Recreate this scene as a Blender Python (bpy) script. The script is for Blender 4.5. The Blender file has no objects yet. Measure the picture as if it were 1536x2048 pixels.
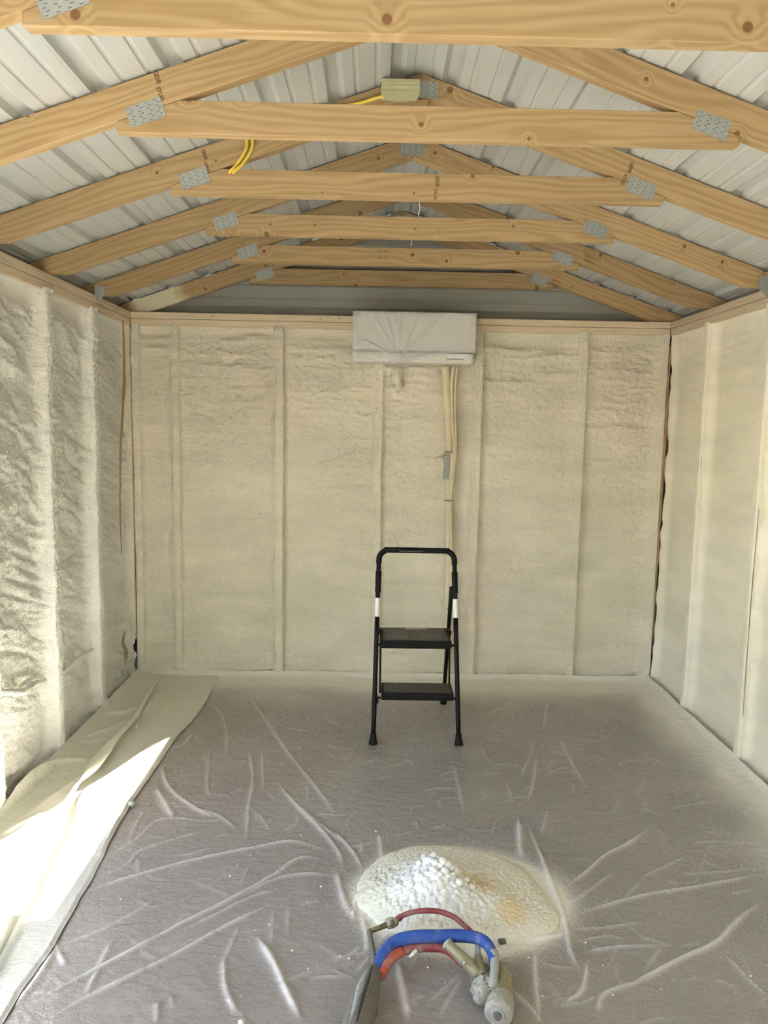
import bpy, bmesh, math, random
import numpy as np
from mathutils import Vector, Matrix

sc = bpy.context.scene
PI = math.pi
# ------------------------------------------------------------------ camera
CF, CH, CPITCH, CYAW, CROLL = 1487.1, 1.6685, 0.1154, 0.0129, 0.0179
def cam_basis():
    cp, sp, cy, sy = math.cos(CPITCH), math.sin(CPITCH), math.cos(CYAW), math.sin(CYAW)
    F = Vector((sy*cp, cy*cp, -sp)); R0 = Vector((cy, -sy, 0)); U0 = R0.cross(F)
    R = R0*math.cos(CROLL) + U0*math.sin(CROLL); U = -R0*math.sin(CROLL) + U0*math.cos(CROLL)
    return R, U, F
CR, CU, CFW = cam_basis()
CO = Vector((0, 0, CH))
cd = bpy.data.cameras.new('camera'); cam = bpy.data.objects.new('camera', cd)
sc.collection.objects.link(cam); sc.camera = cam
cd.sensor_fit = 'VERTICAL'; cd.sensor_height = 36.0; cd.lens = 36.0*CF/2048.0
cd.clip_start = 0.02; cd.clip_end = 200
m = Matrix.Identity(4)
for i in range(3):
    m[i][0] = CR[i]; m[i][1] = CU[i]; m[i][2] = -CFW[i]; m[i][3] = CO[i]
cam.matrix_world = m
def at(px, py, ax, c):
    """point of the place seen at a pixel of the photograph, on the plane (axis ax) = c"""
    v = CFW + CR*((px-768)/CF) - CU*((py-1024)/CF)
    t = (c-CO[ax])/v[ax]
    return CO + v*t
# ------------------------------------------------------------------ world, sun, exposure
SUNDIR = Vector((0.39, 1.0, -1.25)).normalized()       # direction the light travels
w = bpy.data.worlds.new('sky'); sc.world = w; w.use_nodes = True
nt = w.node_tree; nt.nodes.clear()
sky = nt.nodes.new('ShaderNodeTexSky'); sky.sky_type = 'NISHITA'; sky.sun_disc = False
sky.sun_elevation = math.asin(-SUNDIR.z); sky.sun_rotation = math.atan2(-SUNDIR.x, -SUNDIR.y)
bg = nt.nodes.new('ShaderNodeBackground'); bg.inputs['Strength'].default_value = 0.31
wo = nt.nodes.new('ShaderNodeOutputWorld')
nt.links.new(sky.outputs[0], bg.inputs[0]); nt.links.new(bg.outputs[0], wo.inputs[0])
sd = bpy.data.lights.new('sun', 'SUN'); sd.energy = 19.0; sd.angle = math.radians(0.53); sd.color = (1.0, 0.965, 0.91)
so = bpy.data.objects.new('sun', sd); sc.collection.objects.link(so)
so.rotation_euler = SUNDIR.to_track_quat('-Z', 'Y').to_euler(); so.location = (-6, -8, 9)
FX0, FX1 = -1.35, -0.45                                  # unseen opening added in the front wall to balance the light
DY0, DY1, DZ = 0.70, 2.55, 2.05                          # the doorway in the left wall
pd = bpy.data.lights.new('door_portal', 'AREA'); pd.shape = 'RECTANGLE'; pd.size = DY1-DY0; pd.size_y = DZ
pd.cycles.is_portal = True
po = bpy.data.objects.new('door_portal', pd); sc.collection.objects.link(po)
po.matrix_world = Matrix.Translation((-1.72, (DY0+DY1)/2, DZ/2)) @ Vector((1, 0, 0)).to_track_quat('-Z', 'Z').to_matrix().to_4x4()
pd2 = bpy.data.lights.new('front_portal', 'AREA'); pd2.shape = 'RECTANGLE'; pd2.size = FX1-FX0; pd2.size_y = 2.05; pd2.cycles.is_portal = True
po2 = bpy.data.objects.new('front_portal', pd2); sc.collection.objects.link(po2)
po2.matrix_world = Matrix.Translation(((FX0+FX1)/2, -1.46, 1.025)) @ Vector((0, 1, 0)).to_track_quat('-Z', 'Z').to_matrix().to_4x4()
sc.view_settings.view_transform = 'Standard'; sc.view_settings.look = 'None'
sc.view_settings.gamma = 1.0; sc.view_settings.use_curve_mapping = False
sc.view_settings.exposure = 2.0
sc.cycles.max_bounces = 6; sc.cycles.diffuse_bounces = 5; sc.cycles.glossy_bounces = 3; sc.cycles.caustics_reflective = False
sc.cycles.sample_clamp_indirect = 10; sc.cycles.use_adaptive_sampling = True; sc.cycles.adaptive_threshold = 0.12; sc.cycles.adaptive_min_samples = 16
sc.cycles.use_denoising = True

# ------------------------------------------------------------------ dimensions
XL, XR, D, H, CX = -1.554, 1.86, 4.80, 2.355, 0.15
YF = -1.3                                                # inner face of the front wall
def TY(k): return 4.8402 - (5-k)*0.6096                  # near face of truss k
RZ, SL, BD = 3.010, 0.343, 0.103                         # ridge height, slope, member depth (vertical)

# ------------------------------------------------------------------ helpers
def link(o): sc.collection.objects.link(o); return o
def tag(o, label=None, cat=None, group=None, kind=None):
    if label: o['label'] = label
    if cat: o['category'] = cat
    if group: o['group'] = group
    if kind: o['kind'] = kind
    return o
def thing(name, label, cat, loc=(0, 0, 0), group=None):
    o = bpy.data.objects.new(name, None); link(o); o.location = loc; o.empty_display_size = .05
    return tag(o, label, cat, group)
def obj(name, me, mat=None, parent=None, mw=None):
    o = bpy.data.objects.new(name, me); link(o)
    if mat is not None and len(me.materials) == 0: me.materials.append(mat)
    if mw is not None: o.matrix_basis = mw
    if parent is not None:
        o.parent = parent
        o.matrix_parent_inverse = Matrix.LocRotScale(parent.location, parent.rotation_euler, parent.scale).inverted() if parent.parent is None else (parent.matrix_parent_inverse_world if False else PW(parent).inverted())
    return o
def PW(o):
    mb = Matrix.LocRotScale(o.location, o.rotation_euler, o.scale)
    if o.parent is None: return mb
    return PW(o.parent) @ o.matrix_parent_inverse @ mb
def mesh(vs, fs, smooth=False, name='m'):
    me = bpy.data.meshes.new(name)
    vs = np.asarray(vs, np.float32).reshape(-1, 3)
    if isinstance(fs, np.ndarray):
        n, k = fs.shape
        me.vertices.add(len(vs)); me.vertices.foreach_set('co', vs.ravel())
        me.loops.add(n*k); me.loops.foreach_set('vertex_index', fs.astype(np.int32).ravel())
        me.polygons.add(n); me.polygons.foreach_set('loop_start', np.arange(0, n*k, k, dtype=np.int32))
        me.update(calc_edges=True)
    else:
        me.from_pydata([tuple(map(float, v)) for v in vs], [], fs); me.update()
    if smooth: me.polygons.foreach_set('use_smooth', [True]*len(me.polygons)); me.update()
    return me
def grid(P, closed=False, smooth=True, flip=False):
    """P: array (n, m, 3) -> quad grid; closed joins the last row of axis 0 to the first"""
    n, m_ = P.shape[:2]
    idx = np.arange(n*m_).reshape(n, m_)
    if closed: idx = np.vstack([idx, idx[:1]])
    a, b, c, d = idx[:-1, :-1], idx[1:, :-1], idx[1:, 1:], idx[:-1, 1:]
    q = np.stack([a, b, c, d], -1).reshape(-1, 4)
    if flip: q = q[:, ::-1]
    return mesh(P.reshape(-1, 3), q, smooth)
def attr(me, name, vals):
    a = me.attributes.new(name, 'FLOAT', 'POINT'); a.data.foreach_set('value', np.asarray(vals, np.float32).ravel())
def box_me(x0, x1, y0, y1, z0, z1, bev=0.0, seg=2):
    bm = bmesh.new()
    bmesh.ops.create_cube(bm, size=1.0)
    for v in bm.verts:
        v.co = Vector((x0+(x1-x0)*(v.co.x+.5), y0+(y1-y0)*(v.co.y+.5), z0+(z1-z0)*(v.co.z+.5)))
    if bev > 0: bmesh.ops.bevel(bm, geom=bm.edges[:], offset=bev, segments=seg, affect='EDGES', profile=.5)
    me = bpy.data.meshes.new('box'); bm.to_mesh(me); bm.free(); return me
def catmull(pts, n=8):
    P = [Vector(p) for p in pts]
    if len(P) < 3:
        return [P[0].lerp(P[-1], i/n) for i in range(n+1)]
    P = [P[0]*2-P[1]] + P + [P[-1]*2-P[-2]]
    out = []
    for i in range(1, len(P)-2):
        for k in range(n):
            t = k/n; a, b, c, d = P[i-1:i+3]
            out.append(.5*((2*b)+(c-a)*t+(2*a-5*b+4*c-d)*t*t+(3*b-a-3*c+d)*t**3))
    out.append(P[-2]); return out
def tube_me(pts, r, n=12, smooth_n=8, squash=1.0, raw=False, noise=0, cap=True):
    """swept round tube; r a number or a list matching pts"""
    if raw: C = [Vector(p) for p in pts]
    else: C = catmull(pts, smooth_n)
    if isinstance(r, (int, float)): R = [r]*len(C)
    else: R = list(np.interp(np.linspace(0, len(r)-1, len(C)), range(len(r)), r))
    vs = []; up = None
    for i, c in enumerate(C):
        t = (C[min(i+1, len(C)-1)]-C[max(i-1, 0)]).normalized()
        if up is None: up = t.orthogonal().normalized()
        up = (up - t*up.dot(t)).normalized(); s = t.cross(up)
        for k in range(n):
            a = 2*PI*k/n
            rr = R[i]*(1+noise*(random.random()-.5))
            vs.append(c + (up*math.cos(a)*squash + s*math.sin(a))*rr)
    L = len(C); fs = []
    for i in range(L-1):
        for k in range(n):
            k2 = (k+1) % n
            fs.append((i*n+k, i*n+k2, (i+1)*n+k2, (i+1)*n+k))
    if cap: fs.append(tuple(range(n))[::-1]); fs.append(tuple((L-1)*n+k for k in range(n)))
    me = mesh([tuple(v) for v in vs], fs, True)
    if cap:
        me.polygons[-1].use_smooth = False; me.polygons[-2].use_smooth = False
    return me
def join_me(mes):
    bm = bmesh.new()
    for me in mes: bm.from_mesh(me)
    out = bpy.data.meshes.new('joined'); bm.to_mesh(out); bm.free(); return out
# ---- vectorised value noise
_T = np.random.RandomState(7).rand(64, 256, 256).astype(np.float32)
def vn(u, v, s=0):
    T = _T[s % 64]
    iu = np.floor(u).astype(int); iv = np.floor(v).astype(int); fu = u-iu; fv = v-iv
    fu = fu*fu*fu*(fu*(fu*6-15)+10); fv = fv*fv*fv*(fv*(fv*6-15)+10)
    a = T[iu % 256, iv % 256]; b = T[(iu+1) % 256, iv % 256]; c = T[iu % 256, (iv+1) % 256]; d = T[(iu+1) % 256, (iv+1) % 256]
    return (a*(1-fu)+b*fu)*(1-fv)+(c*(1-fu)+d*fu)*fv
def fbm(u, v, s=0, o=4, g=.5):
    r = 0; A = 1; N = 0
    for i in range(o):
        r = r + A*(vn(u*2**i+13.7*i, v*2**i+5.1*i, s+i)*2-1); N += A; A *= g
    return r/N
def billow(u, v, s=0, o=3, g=.5):
    r = 0; A = 1; N = 0
    for i in range(o):
        r = r + A*np.abs(vn(u*2**i+3.7*i, v*2**i+9.1*i, s+i)*2-1)*2; N += A; A *= g
    return r/N-.5
def sstep(a, b, x):
    t = np.clip((x-a)/(b-a), 0, 1); return t*t*(3-2*t)

# ------------------------------------------------------------------ materials
def newmat(name):
    mt = bpy.data.materials.new(name); mt.use_nodes = True; t = mt.node_tree
    return mt, t, t.nodes['Principled BSDF']
def N(t, typ, **kw):
    n = t.nodes.new(typ)
    for k, v in kw.items(): setattr(n, k, v)
    return n
def plain(name, col, rough=.5, metal=0.0, bump=0, bscale=80, var=0.0, coat=0):
    mt, t, p = newmat(name)
    p.inputs['Roughness'].default_value = rough; p.inputs['Metallic'].default_value = metal
    p.inputs['Coat Weight'].default_value = coat
    tc = N(t, 'ShaderNodeTexCoord'); nz = N(t, 'ShaderNodeTexNoise'); nz.inputs['Scale'].default_value = bscale; nz.inputs['Detail'].default_value = 4
    t.links.new(tc.outputs['Object'], nz.inputs['Vector'])
    mx = N(t, 'ShaderNodeMix', data_type='RGBA'); mx.inputs[6].default_value = (*[c*(1-var) for c in col], 1); mx.inputs[7].default_value = (*[min(1, c*(1+var)) for c in col], 1)
    t.links.new(nz.outputs[0], mx.inputs[0]); t.links.new(mx.outputs[2], p.inputs['Base Color'])
    if bump:
        b = N(t, 'ShaderNodeBump'); b.inputs['Strength'].default_value = bump; b.inputs['Distance'].default_value = .003
        t.links.new(nz.outputs[0], b.inputs['Height']); t.links.new(b.outputs[0], p.inputs['Normal'])
    return mt
def ramp(t, src, stops):
    r = N(t, 'ShaderNodeValToRGB'); e = r.color_ramp.elements
    while len(e) < len(stops): e.new(.5)
    for i, (p_, c) in enumerate(stops): e[i].position = p_; e[i].color = (*c, 1) if len(c) == 3 else c
    t.links.new(src, r.inputs[0]); return r
def foam_mat(name, c0, c1, c2, rough=.42, bs=1.0, fine=150, stretch=(1, 1, 1.6)):
    mt, t, p = newmat(name)
    tc = N(t, 'ShaderNodeTexCoord')
    n1 = N(t, 'ShaderNodeTexNoise'); n1.inputs['Scale'].default_value = 1.1; n1.inputs['Detail'].default_value = 3
    n2 = N(t, 'ShaderNodeTexNoise'); n2.inputs['Scale'].default_value = 4; n2.inputs['Detail'].default_value = 5
    mp = N(t, 'ShaderNodeMapping'); mp.inputs['Scale'].default_value = (.6, .6, 2.2)
    t.links.new(tc.outputs['Object'], n1.inputs[0]); t.links.new(tc.outputs['Object'], mp.inputs[0]); t.links.new(mp.outputs[0], n2.inputs[0])
    r1 = ramp(t, n1.outputs[0], [(.38, c0), (.52, c1), (.66, c2)])
    r2 = ramp(t, n2.outputs[0], [(.3, (.90, .90, .90)), (.7, (1.06, 1.05, 1.04))])
    mx = N(t, 'ShaderNodeMix', data_type='RGBA', blend_type='MULTIPLY'); mx.inputs[0].default_value = 1
    t.links.new(r1.outputs[0], mx.inputs[6]); t.links.new(r2.outputs[0], mx.inputs[7]); t.links.new(mx.outputs[2], p.inputs['Base Color'])
    m2 = N(t, 'ShaderNodeMapping'); m2.inputs['Scale'].default_value = stretch
    v = N(t, 'ShaderNodeTexVoronoi', feature='SMOOTH_F1'); v.inputs['Scale'].default_value = fine; v.inputs['Smoothness'].default_value = .6
    nd = N(t, 'ShaderNodeTexNoise'); nd.inputs['Scale'].default_value = 20; nd.inputs['Detail'].default_value = 3
    t.links.new(tc.outputs['Object'], nd.inputs[0])
    ad = N(t, 'ShaderNodeVectorMath', operation='MULTIPLY_ADD'); ad.inputs[1].default_value = (.03, .03, .03)
    t.links.new(nd.outputs['Color'], ad.inputs[0]); t.links.new(tc.outputs['Object'], ad.inputs[2])
    t.links.new(ad.outputs[0], m2.inputs[0]); t.links.new(m2.outputs[0], v.inputs['Vector'])
    n3 = N(t, 'ShaderNodeTexNoise'); n3.inputs['Scale'].default_value = 60; n3.inputs['Detail'].default_value = 4
    t.links.new(m2.outputs[0], n3.inputs[0])
    s = N(t, 'ShaderNodeMath', operation='SUBTRACT'); t.links.new(n3.outputs[0], s.inputs[0]); t.links.new(v.outputs[0], s.inputs[1])
    b = N(t, 'ShaderNodeBump'); b.inputs['Strength'].default_value = .55*bs; b.inputs['Distance'].default_value = .006
    t.links.new(s.outputs[0], b.inputs['Height']); t.links.new(b.outputs[0], p.inputs['Normal'])
    p.inputs['Roughness'].default_value = rough; p.inputs['Specular IOR Level'].default_value = .35
    return mt
M = {}
M['foam_back'] = foam_mat('foam_back', (.80, .755, .61), (.835, .79, .655), (.835, .77, .64), bs=1.5, fine=125, rough=.36)
M['foam_left'] = foam_mat('foam_left', (.83, .82, .765), (.86, .85, .80), (.85, .83, .775), rough=.30, bs=1.3, fine=130)
M['foam_right'] = foam_mat('foam_right', (.83, .79, .63), (.85, .81, .67), (.84, .81, .70), bs=.35)
M['foam_white'] = None
def wood_mat(name, lo, mid, hi, knots=1.0, spray=None):
    mt, t, p = newmat(name)
    tc = N(t, 'ShaderNodeTexCoord'); oi = N(t, 'ShaderNodeObjectInfo')
    ofs = N(t, 'ShaderNodeMath', operation='MULTIPLY'); ofs.inputs[1].default_value = 37.0
    t.links.new(oi.outputs['Random'], ofs.inputs[0])
    ad = N(t, 'ShaderNodeVectorMath', operation='ADD'); t.links.new(tc.outputs['Object'], ad.inputs[0]); t.links.new(ofs.outputs[0], ad.inputs[1])
    # knots: cells along the board
    sk = N(t, 'ShaderNodeSeparateXYZ'); t.links.new(ad.outputs[0], sk.inputs[0])
    mk = N(t, 'ShaderNodeCombineXYZ'); t.links.new(sk.outputs[0], mk.inputs[0]); t.links.new(sk.outputs[2], mk.inputs[1])
    vk = N(t, 'ShaderNodeTexVoronoi', voronoi_dimensions='2D'); vk.inputs['Scale'].default_value = 6.0; t.links.new(mk.outputs[0], vk.inputs['Vector'])
    sep = N(t, 'ShaderNodeSeparateColor'); t.links.new(vk.outputs['Color'], sep.inputs[0])
    on = N(t, 'ShaderNodeMath', operation='GREATER_THAN'); on.inputs[1].default_value = .40; t.links.new(sep.outputs[0], on.inputs[0])
    rad = N(t, 'ShaderNodeMapRange'); rad.inputs[1].default_value = .0; rad.inputs[2].default_value = 1; rad.inputs[3].default_value = .02; rad.inputs[4].default_value = .075
    t.links.new(sep.outputs[1], rad.inputs[0])
    q = N(t, 'ShaderNodeMath', operation='DIVIDE'); t.links.new(vk.outputs['Distance'], q.inputs[0]); t.links.new(rad.outputs[0], q.inputs[1])
    kn = N(t, 'ShaderNodeMapRange', interpolation_type='SMOOTHSTEP'); kn.inputs[1].default_value = 1.25; kn.inputs[2].default_value = .8; t.links.new(q.outputs[0], kn.inputs[0])
    kk = N(t, 'ShaderNodeMath', operation='MULTIPLY'); t.links.new(kn.outputs[0], kk.inputs[0]); t.links.new(on.outputs[0], kk.inputs[1])
    k2 = N(t, 'ShaderNodeMath', operation='MULTIPLY'); k2.inputs[1].default_value = .8*knots; t.links.new(kk.outputs[0], k2.inputs[0])
    # growth lines swirl round the knots
    sw = N(t, 'ShaderNodeMapRange', interpolation_type='SMOOTHSTEP'); sw.inputs[1].default_value = 5.0; sw.inputs[2].default_value = .5; t.links.new(q.outputs[0], sw.inputs[0])
    sw2 = N(t, 'ShaderNodeMath', operation='MULTIPLY'); t.links.new(sw.outputs[0], sw2.inputs[0]); t.links.new(on.outputs[0], sw2.inputs[1])
    nz = N(t, 'ShaderNodeTexNoise'); nz.inputs['Scale'].default_value = 1.0; nz.inputs['Detail'].default_value = 2
    mn = N(t, 'ShaderNodeMapping'); mn.inputs['Scale'].default_value = (1.3, 6, 9); t.links.new(ad.outputs[0], mn.inputs[0]); t.links.new(mn.outputs[0], nz.inputs[0])
    sx = N(t, 'ShaderNodeSeparateXYZ'); t.links.new(ad.outputs[0], sx.inputs[0])
    a1 = N(t, 'ShaderNodeMath', operation='MULTIPLY_ADD'); a1.inputs[1].default_value = 230; t.links.new(sx.outputs[2], a1.inputs[0])
    b1 = N(t, 'ShaderNodeMath', operation='MULTIPLY_ADD'); b1.inputs[1].default_value = 38; t.links.new(nz.outputs[0], b1.inputs[0])
    y1 = N(t, 'ShaderNodeMath', operation='MULTIPLY'); y1.inputs[1].default_value = 160; t.links.new(sx.outputs[1], y1.inputs[0])
    t.links.new(y1.outputs[0], b1.inputs[2]); t.links.new(b1.outputs[0], a1.inputs[2])
    c1 = N(t, 'ShaderNodeMath', operation='MULTIPLY_ADD'); c1.inputs[1].default_value = 9; t.links.new(sw2.outputs[0], c1.inputs[0]); t.links.new(a1.outputs[0], c1.inputs[2])
    sn = N(t, 'ShaderNodeMath', operation='SINE'); t.links.new(c1.outputs[0], sn.inputs[0])
    nf = N(t, 'ShaderNodeTexNoise'); nf.inputs['Scale'].default_value = 1; nf.inputs['Detail'].default_value = 6
    mf = N(t, 'ShaderNodeMapping'); mf.inputs['Scale'].default_value = (5, 120, 160); t.links.new(ad.outputs[0], mf.inputs[0]); t.links.new(mf.outputs[0], nf.inputs[0])
    g = N(t, 'ShaderNodeMath', operation='MULTIPLY_ADD'); g.inputs[1].default_value = .09; g.inputs[2].default_value = .42; t.links.new(sn.outputs[0], g.inputs[0])
    g2 = N(t, 'ShaderNodeMath', operation='MULTIPLY_ADD'); g2.inputs[1].default_value = .22; t.links.new(nf.outputs[0], g2.inputs[0]); t.links.new(g.outputs[0], g2.inputs[2])
    r = ramp(t, g2.outputs[0], [(.28, lo), (.52, mid), (.78, hi)])
    vr = N(t, 'ShaderNodeMapRange'); vr.inputs[3].default_value = .86; vr.inputs[4].default_value = 1.08; t.links.new(oi.outputs['Random'], vr.inputs[0])
    mb = N(t, 'ShaderNodeMix', data_type='RGBA', blend_type='MULTIPLY'); mb.inputs[0].default_value = 1; t.links.new(r.outputs[0], mb.inputs[6]); t.links.new(vr.outputs[0], mb.inputs[7])
    mk2 = N(t, 'ShaderNodeMix', data_type='RGBA'); t.links.new(k2.outputs[0], mk2.inputs[0]); t.links.new(mb.outputs[2], mk2.inputs[6]); mk2.inputs[7].default_value = (.16, .065, .02, 1)
    out = mk2.outputs[2]
    if spray:                                           # overspray of foam on one end of the board
        so_ = N(t, 'ShaderNodeSeparateXYZ'); t.links.new(tc.outputs['Object'], so_.inputs[0])
        nn = N(t, 'ShaderNodeTexNoise'); nn.inputs['Scale'].default_value = 9; t.links.new(tc.outputs['Object'], nn.inputs[0])
        na = N(t, 'ShaderNodeMath', operation='MULTIPLY_ADD'); na.inputs[1].default_value = .16; t.links.new(nn.outputs[0], na.inputs[0]); t.links.new(so_.outputs[0], na.inputs[2])
        mr = N(t, 'ShaderNodeMapRange', interpolation_type='SMOOTHSTEP'); mr.inputs[1].default_value = spray[0]; mr.inputs[2].default_value = spray[1]; t.links.new(na.outputs[0], mr.inputs[0])
        last = mr.outputs[0]
        if len(spray) > 2:
            mr2 = N(t, 'ShaderNodeMapRange', interpolation_type='SMOOTHSTEP'); mr2.inputs[1].default_value = spray[2]; mr2.inputs[2].default_value = spray[3]; t.links.new(na.outputs[0], mr2.inputs[0])
            mu = N(t, 'ShaderNodeMath', operation='MULTIPLY'); t.links.new(last, mu.inputs[0]); t.links.new(mr2.outputs[0], mu.inputs[1]); last = mu.outputs[0]
        ms = N(t, 'ShaderNodeMix', data_type='RGBA'); t.links.new(last, ms.inputs[0]); t.links.new(out, ms.inputs[6]); ms.inputs[7].default_value = (.72, .66, .48, 1)
        out = ms.outputs[2]
    t.links.new(out, p.inputs['Base Color'])
    b = N(t, 'ShaderNodeBump'); b.inputs['Strength'].default_value = .12; b.inputs['Distance'].default_value = .002
    t.links.new(g2.outputs[0], b.inputs['Height']); t.links.new(b.outputs[0], p.inputs['Normal'])
    p.inputs['Roughness'].default_value = .62; p.inputs['Specular IOR Level'].default_value = .25
    return mt
WLO, WMID, WHI = (.31, .195, .088), (.44, .305, .155), (.54, .40, .235)
M['wood'] = wood_mat('pine', WLO, WMID, WHI)
M['wood_spray3'] = wood_mat('pine_oversprayed_end', WLO, WMID, WHI, spray=(.16, .02))
M['wood_spray5'] = wood_mat('pine_oversprayed_patch', WLO, WMID, WHI, spray=(.16, .26, .56, .46))
M['wood_plate'] = wood_mat('pine_plate', (.58, .46, .32), (.68, .56, .40), (.74, .64, .48), knots=.3)
M['roof'] = plain('white_painted_steel', (.53, .55, .54), .34, 0, var=.05, bscale=3)
M['siding'] = plain('grey_painted_steel', (.33, .335, .30), .4, 0, var=.04, bscale=3)
M['galv'] = plain('galvanised_steel', (.44, .47, .46), .42, .55, bump=.1, bscale=90, var=.25)
M['slot'] = plain('slot_dark', (.20, .21, .20), .6)
M['slit'] = plain('slit_dark', (.03, .03, .03), .7)
M['ink'] = plain('stamp_ink', (.16, .085, .04), .7)
M['black'] = plain('black_enamel', (.0022, .0024, .003), .5, var=.3, bscale=60)
M['blackplastic'] = plain('black_plastic', (.0045, .0045, .0045), .6, var=.3, bump=.15, bscale=120)
for k_ in ('black', 'blackplastic'): M[k_].node_tree.nodes['Principled BSDF'].inputs['Specular IOR Level'].default_value = .2
M['mat'] = plain('grey_step_mat', (.022, .021, .017), .45, var=.3, bscale=40, bump=.2)
M['white'] = plain('white_label', (.75, .76, .74), .5, var=.06, bscale=30)
M['greyprint'] = plain('grey_print', (.24, .24, .23), .6)
M['ac'] = plain('white_plastic', (.70, .68, .65), .3, var=.03, bscale=5, coat=.2)
M['acdark'] = plain('vent_shadow_grey', (.16, .14, .16), .4)
M['yellow'] = plain('yellow_cable', (.80, .60, .08), .45)
M['paper'] = plain('masking_paper', (.58, .56, .36), .6, var=.12, bscale=25, bump=.3)
def dusty(name, col, amt=.5):
    mt, t, p = newmat(name); tc = N(t, 'ShaderNodeTexCoord'); a = N(t, 'ShaderNodeTexNoise'); a.inputs['Scale'].default_value = 22; a.inputs['Detail'].default_value = 2
    b = N(t, 'ShaderNodeTexNoise'); b.inputs['Scale'].default_value = 500; t.links.new(tc.outputs['Object'], a.inputs[0]); t.links.new(tc.outputs['Object'], b.inputs[0])
    s_ = N(t, 'ShaderNodeMath', operation='ADD'); t.links.new(a.outputs[0], s_.inputs[0]); t.links.new(b.outputs[0], s_.inputs[1])
    r_ = N(t, 'ShaderNodeMapRange', interpolation_type='SMOOTHSTEP'); r_.inputs[1].default_value = 1.22-amt*.5; r_.inputs[2].default_value = 1.45-amt*.3; r_.inputs[4].default_value = .75; t.links.new(s_.outputs[0], r_.inputs[0])
    m_ = N(t, 'ShaderNodeMix', data_type='RGBA'); t.links.new(r_.outputs[0], m_.inputs[0]); m_.inputs[6].default_value = (*col, 1); m_.inputs[7].default_value = (.36, .34, .27, 1)
    t.links.new(m_.outputs[2], p.inputs['Base Color']); p.inputs['Roughness'].default_value = .6
    q_ = N(t, 'ShaderNodeBump'); q_.inputs['Strength'].default_value = .4; q_.inputs['Distance'].default_value = .002; t.links.new(s_.outputs[0], q_.inputs['Height']); t.links.new(q_.outputs[0], p.inputs['Normal']); return mt
M['blue'] = dusty('blue_hose', (.015, .07, .33), .35) if True else plain('blue_hose', (.02, .085, .34), .5, var=.35, bscale=70, bump=.3)
M['red'] = dusty('red_hose', (.22, .025, .035), .45) if True else plain('red_hose', (.27, .03, .04), .5, var=.35, bscale=70, bump=.3)
M['orange'] = dusty('orange_hose', (.42, .07, .035), .5) if True else plain('orange_hose', (.45, .07, .035), .5, var=.35, bscale=70)
M['dusty'] = plain('dusty_rubber', (.14, .13, .105), .75, var=.6, bscale=130, bump=.6)
M['dustlight'] = plain('dusty_light_rubber', (.34, .35, .34), .7, var=.35, bscale=150, bump=.5)
M['brass'] = plain('dull_brass', (.20, .165, .085), .5, .35, var=.5, bscale=90, bump=.5)
M['olive'] = plain('olive_metal', (.27, .24, .14), .45, .2, var=.4, bscale=80, bump=.3)
M['foamgun'] = plain('foam_crusted_metal', (.36, .35, .30), .75, var=.5, bscale=110, bump=1.0)
M['ground'] = plain('gravel', (.34, .31, .26), .9, var=.4, bscale=6)
M['subfloor'] = plain('floor_boards', (.22, .17, .13), .8, var=.2, bscale=5)
M['doorwhite'] = plain('door_paint', (.62, .62, .58), .5)
M['rim'] = plain('bright_metal', (.7, .7, .68), .2, .9)

# ------------------------------------------------------------------ floor and outside ground
tag(obj('ground', box_me(-14, 14, -12, 16, -.5, -.14), M['ground']), kind='structure')
tag(obj('floor', box_me(XL-.11, XR+.11, YF-.11, D+.105, -.135, -.012), M['subfloor']), kind='structure')

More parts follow.
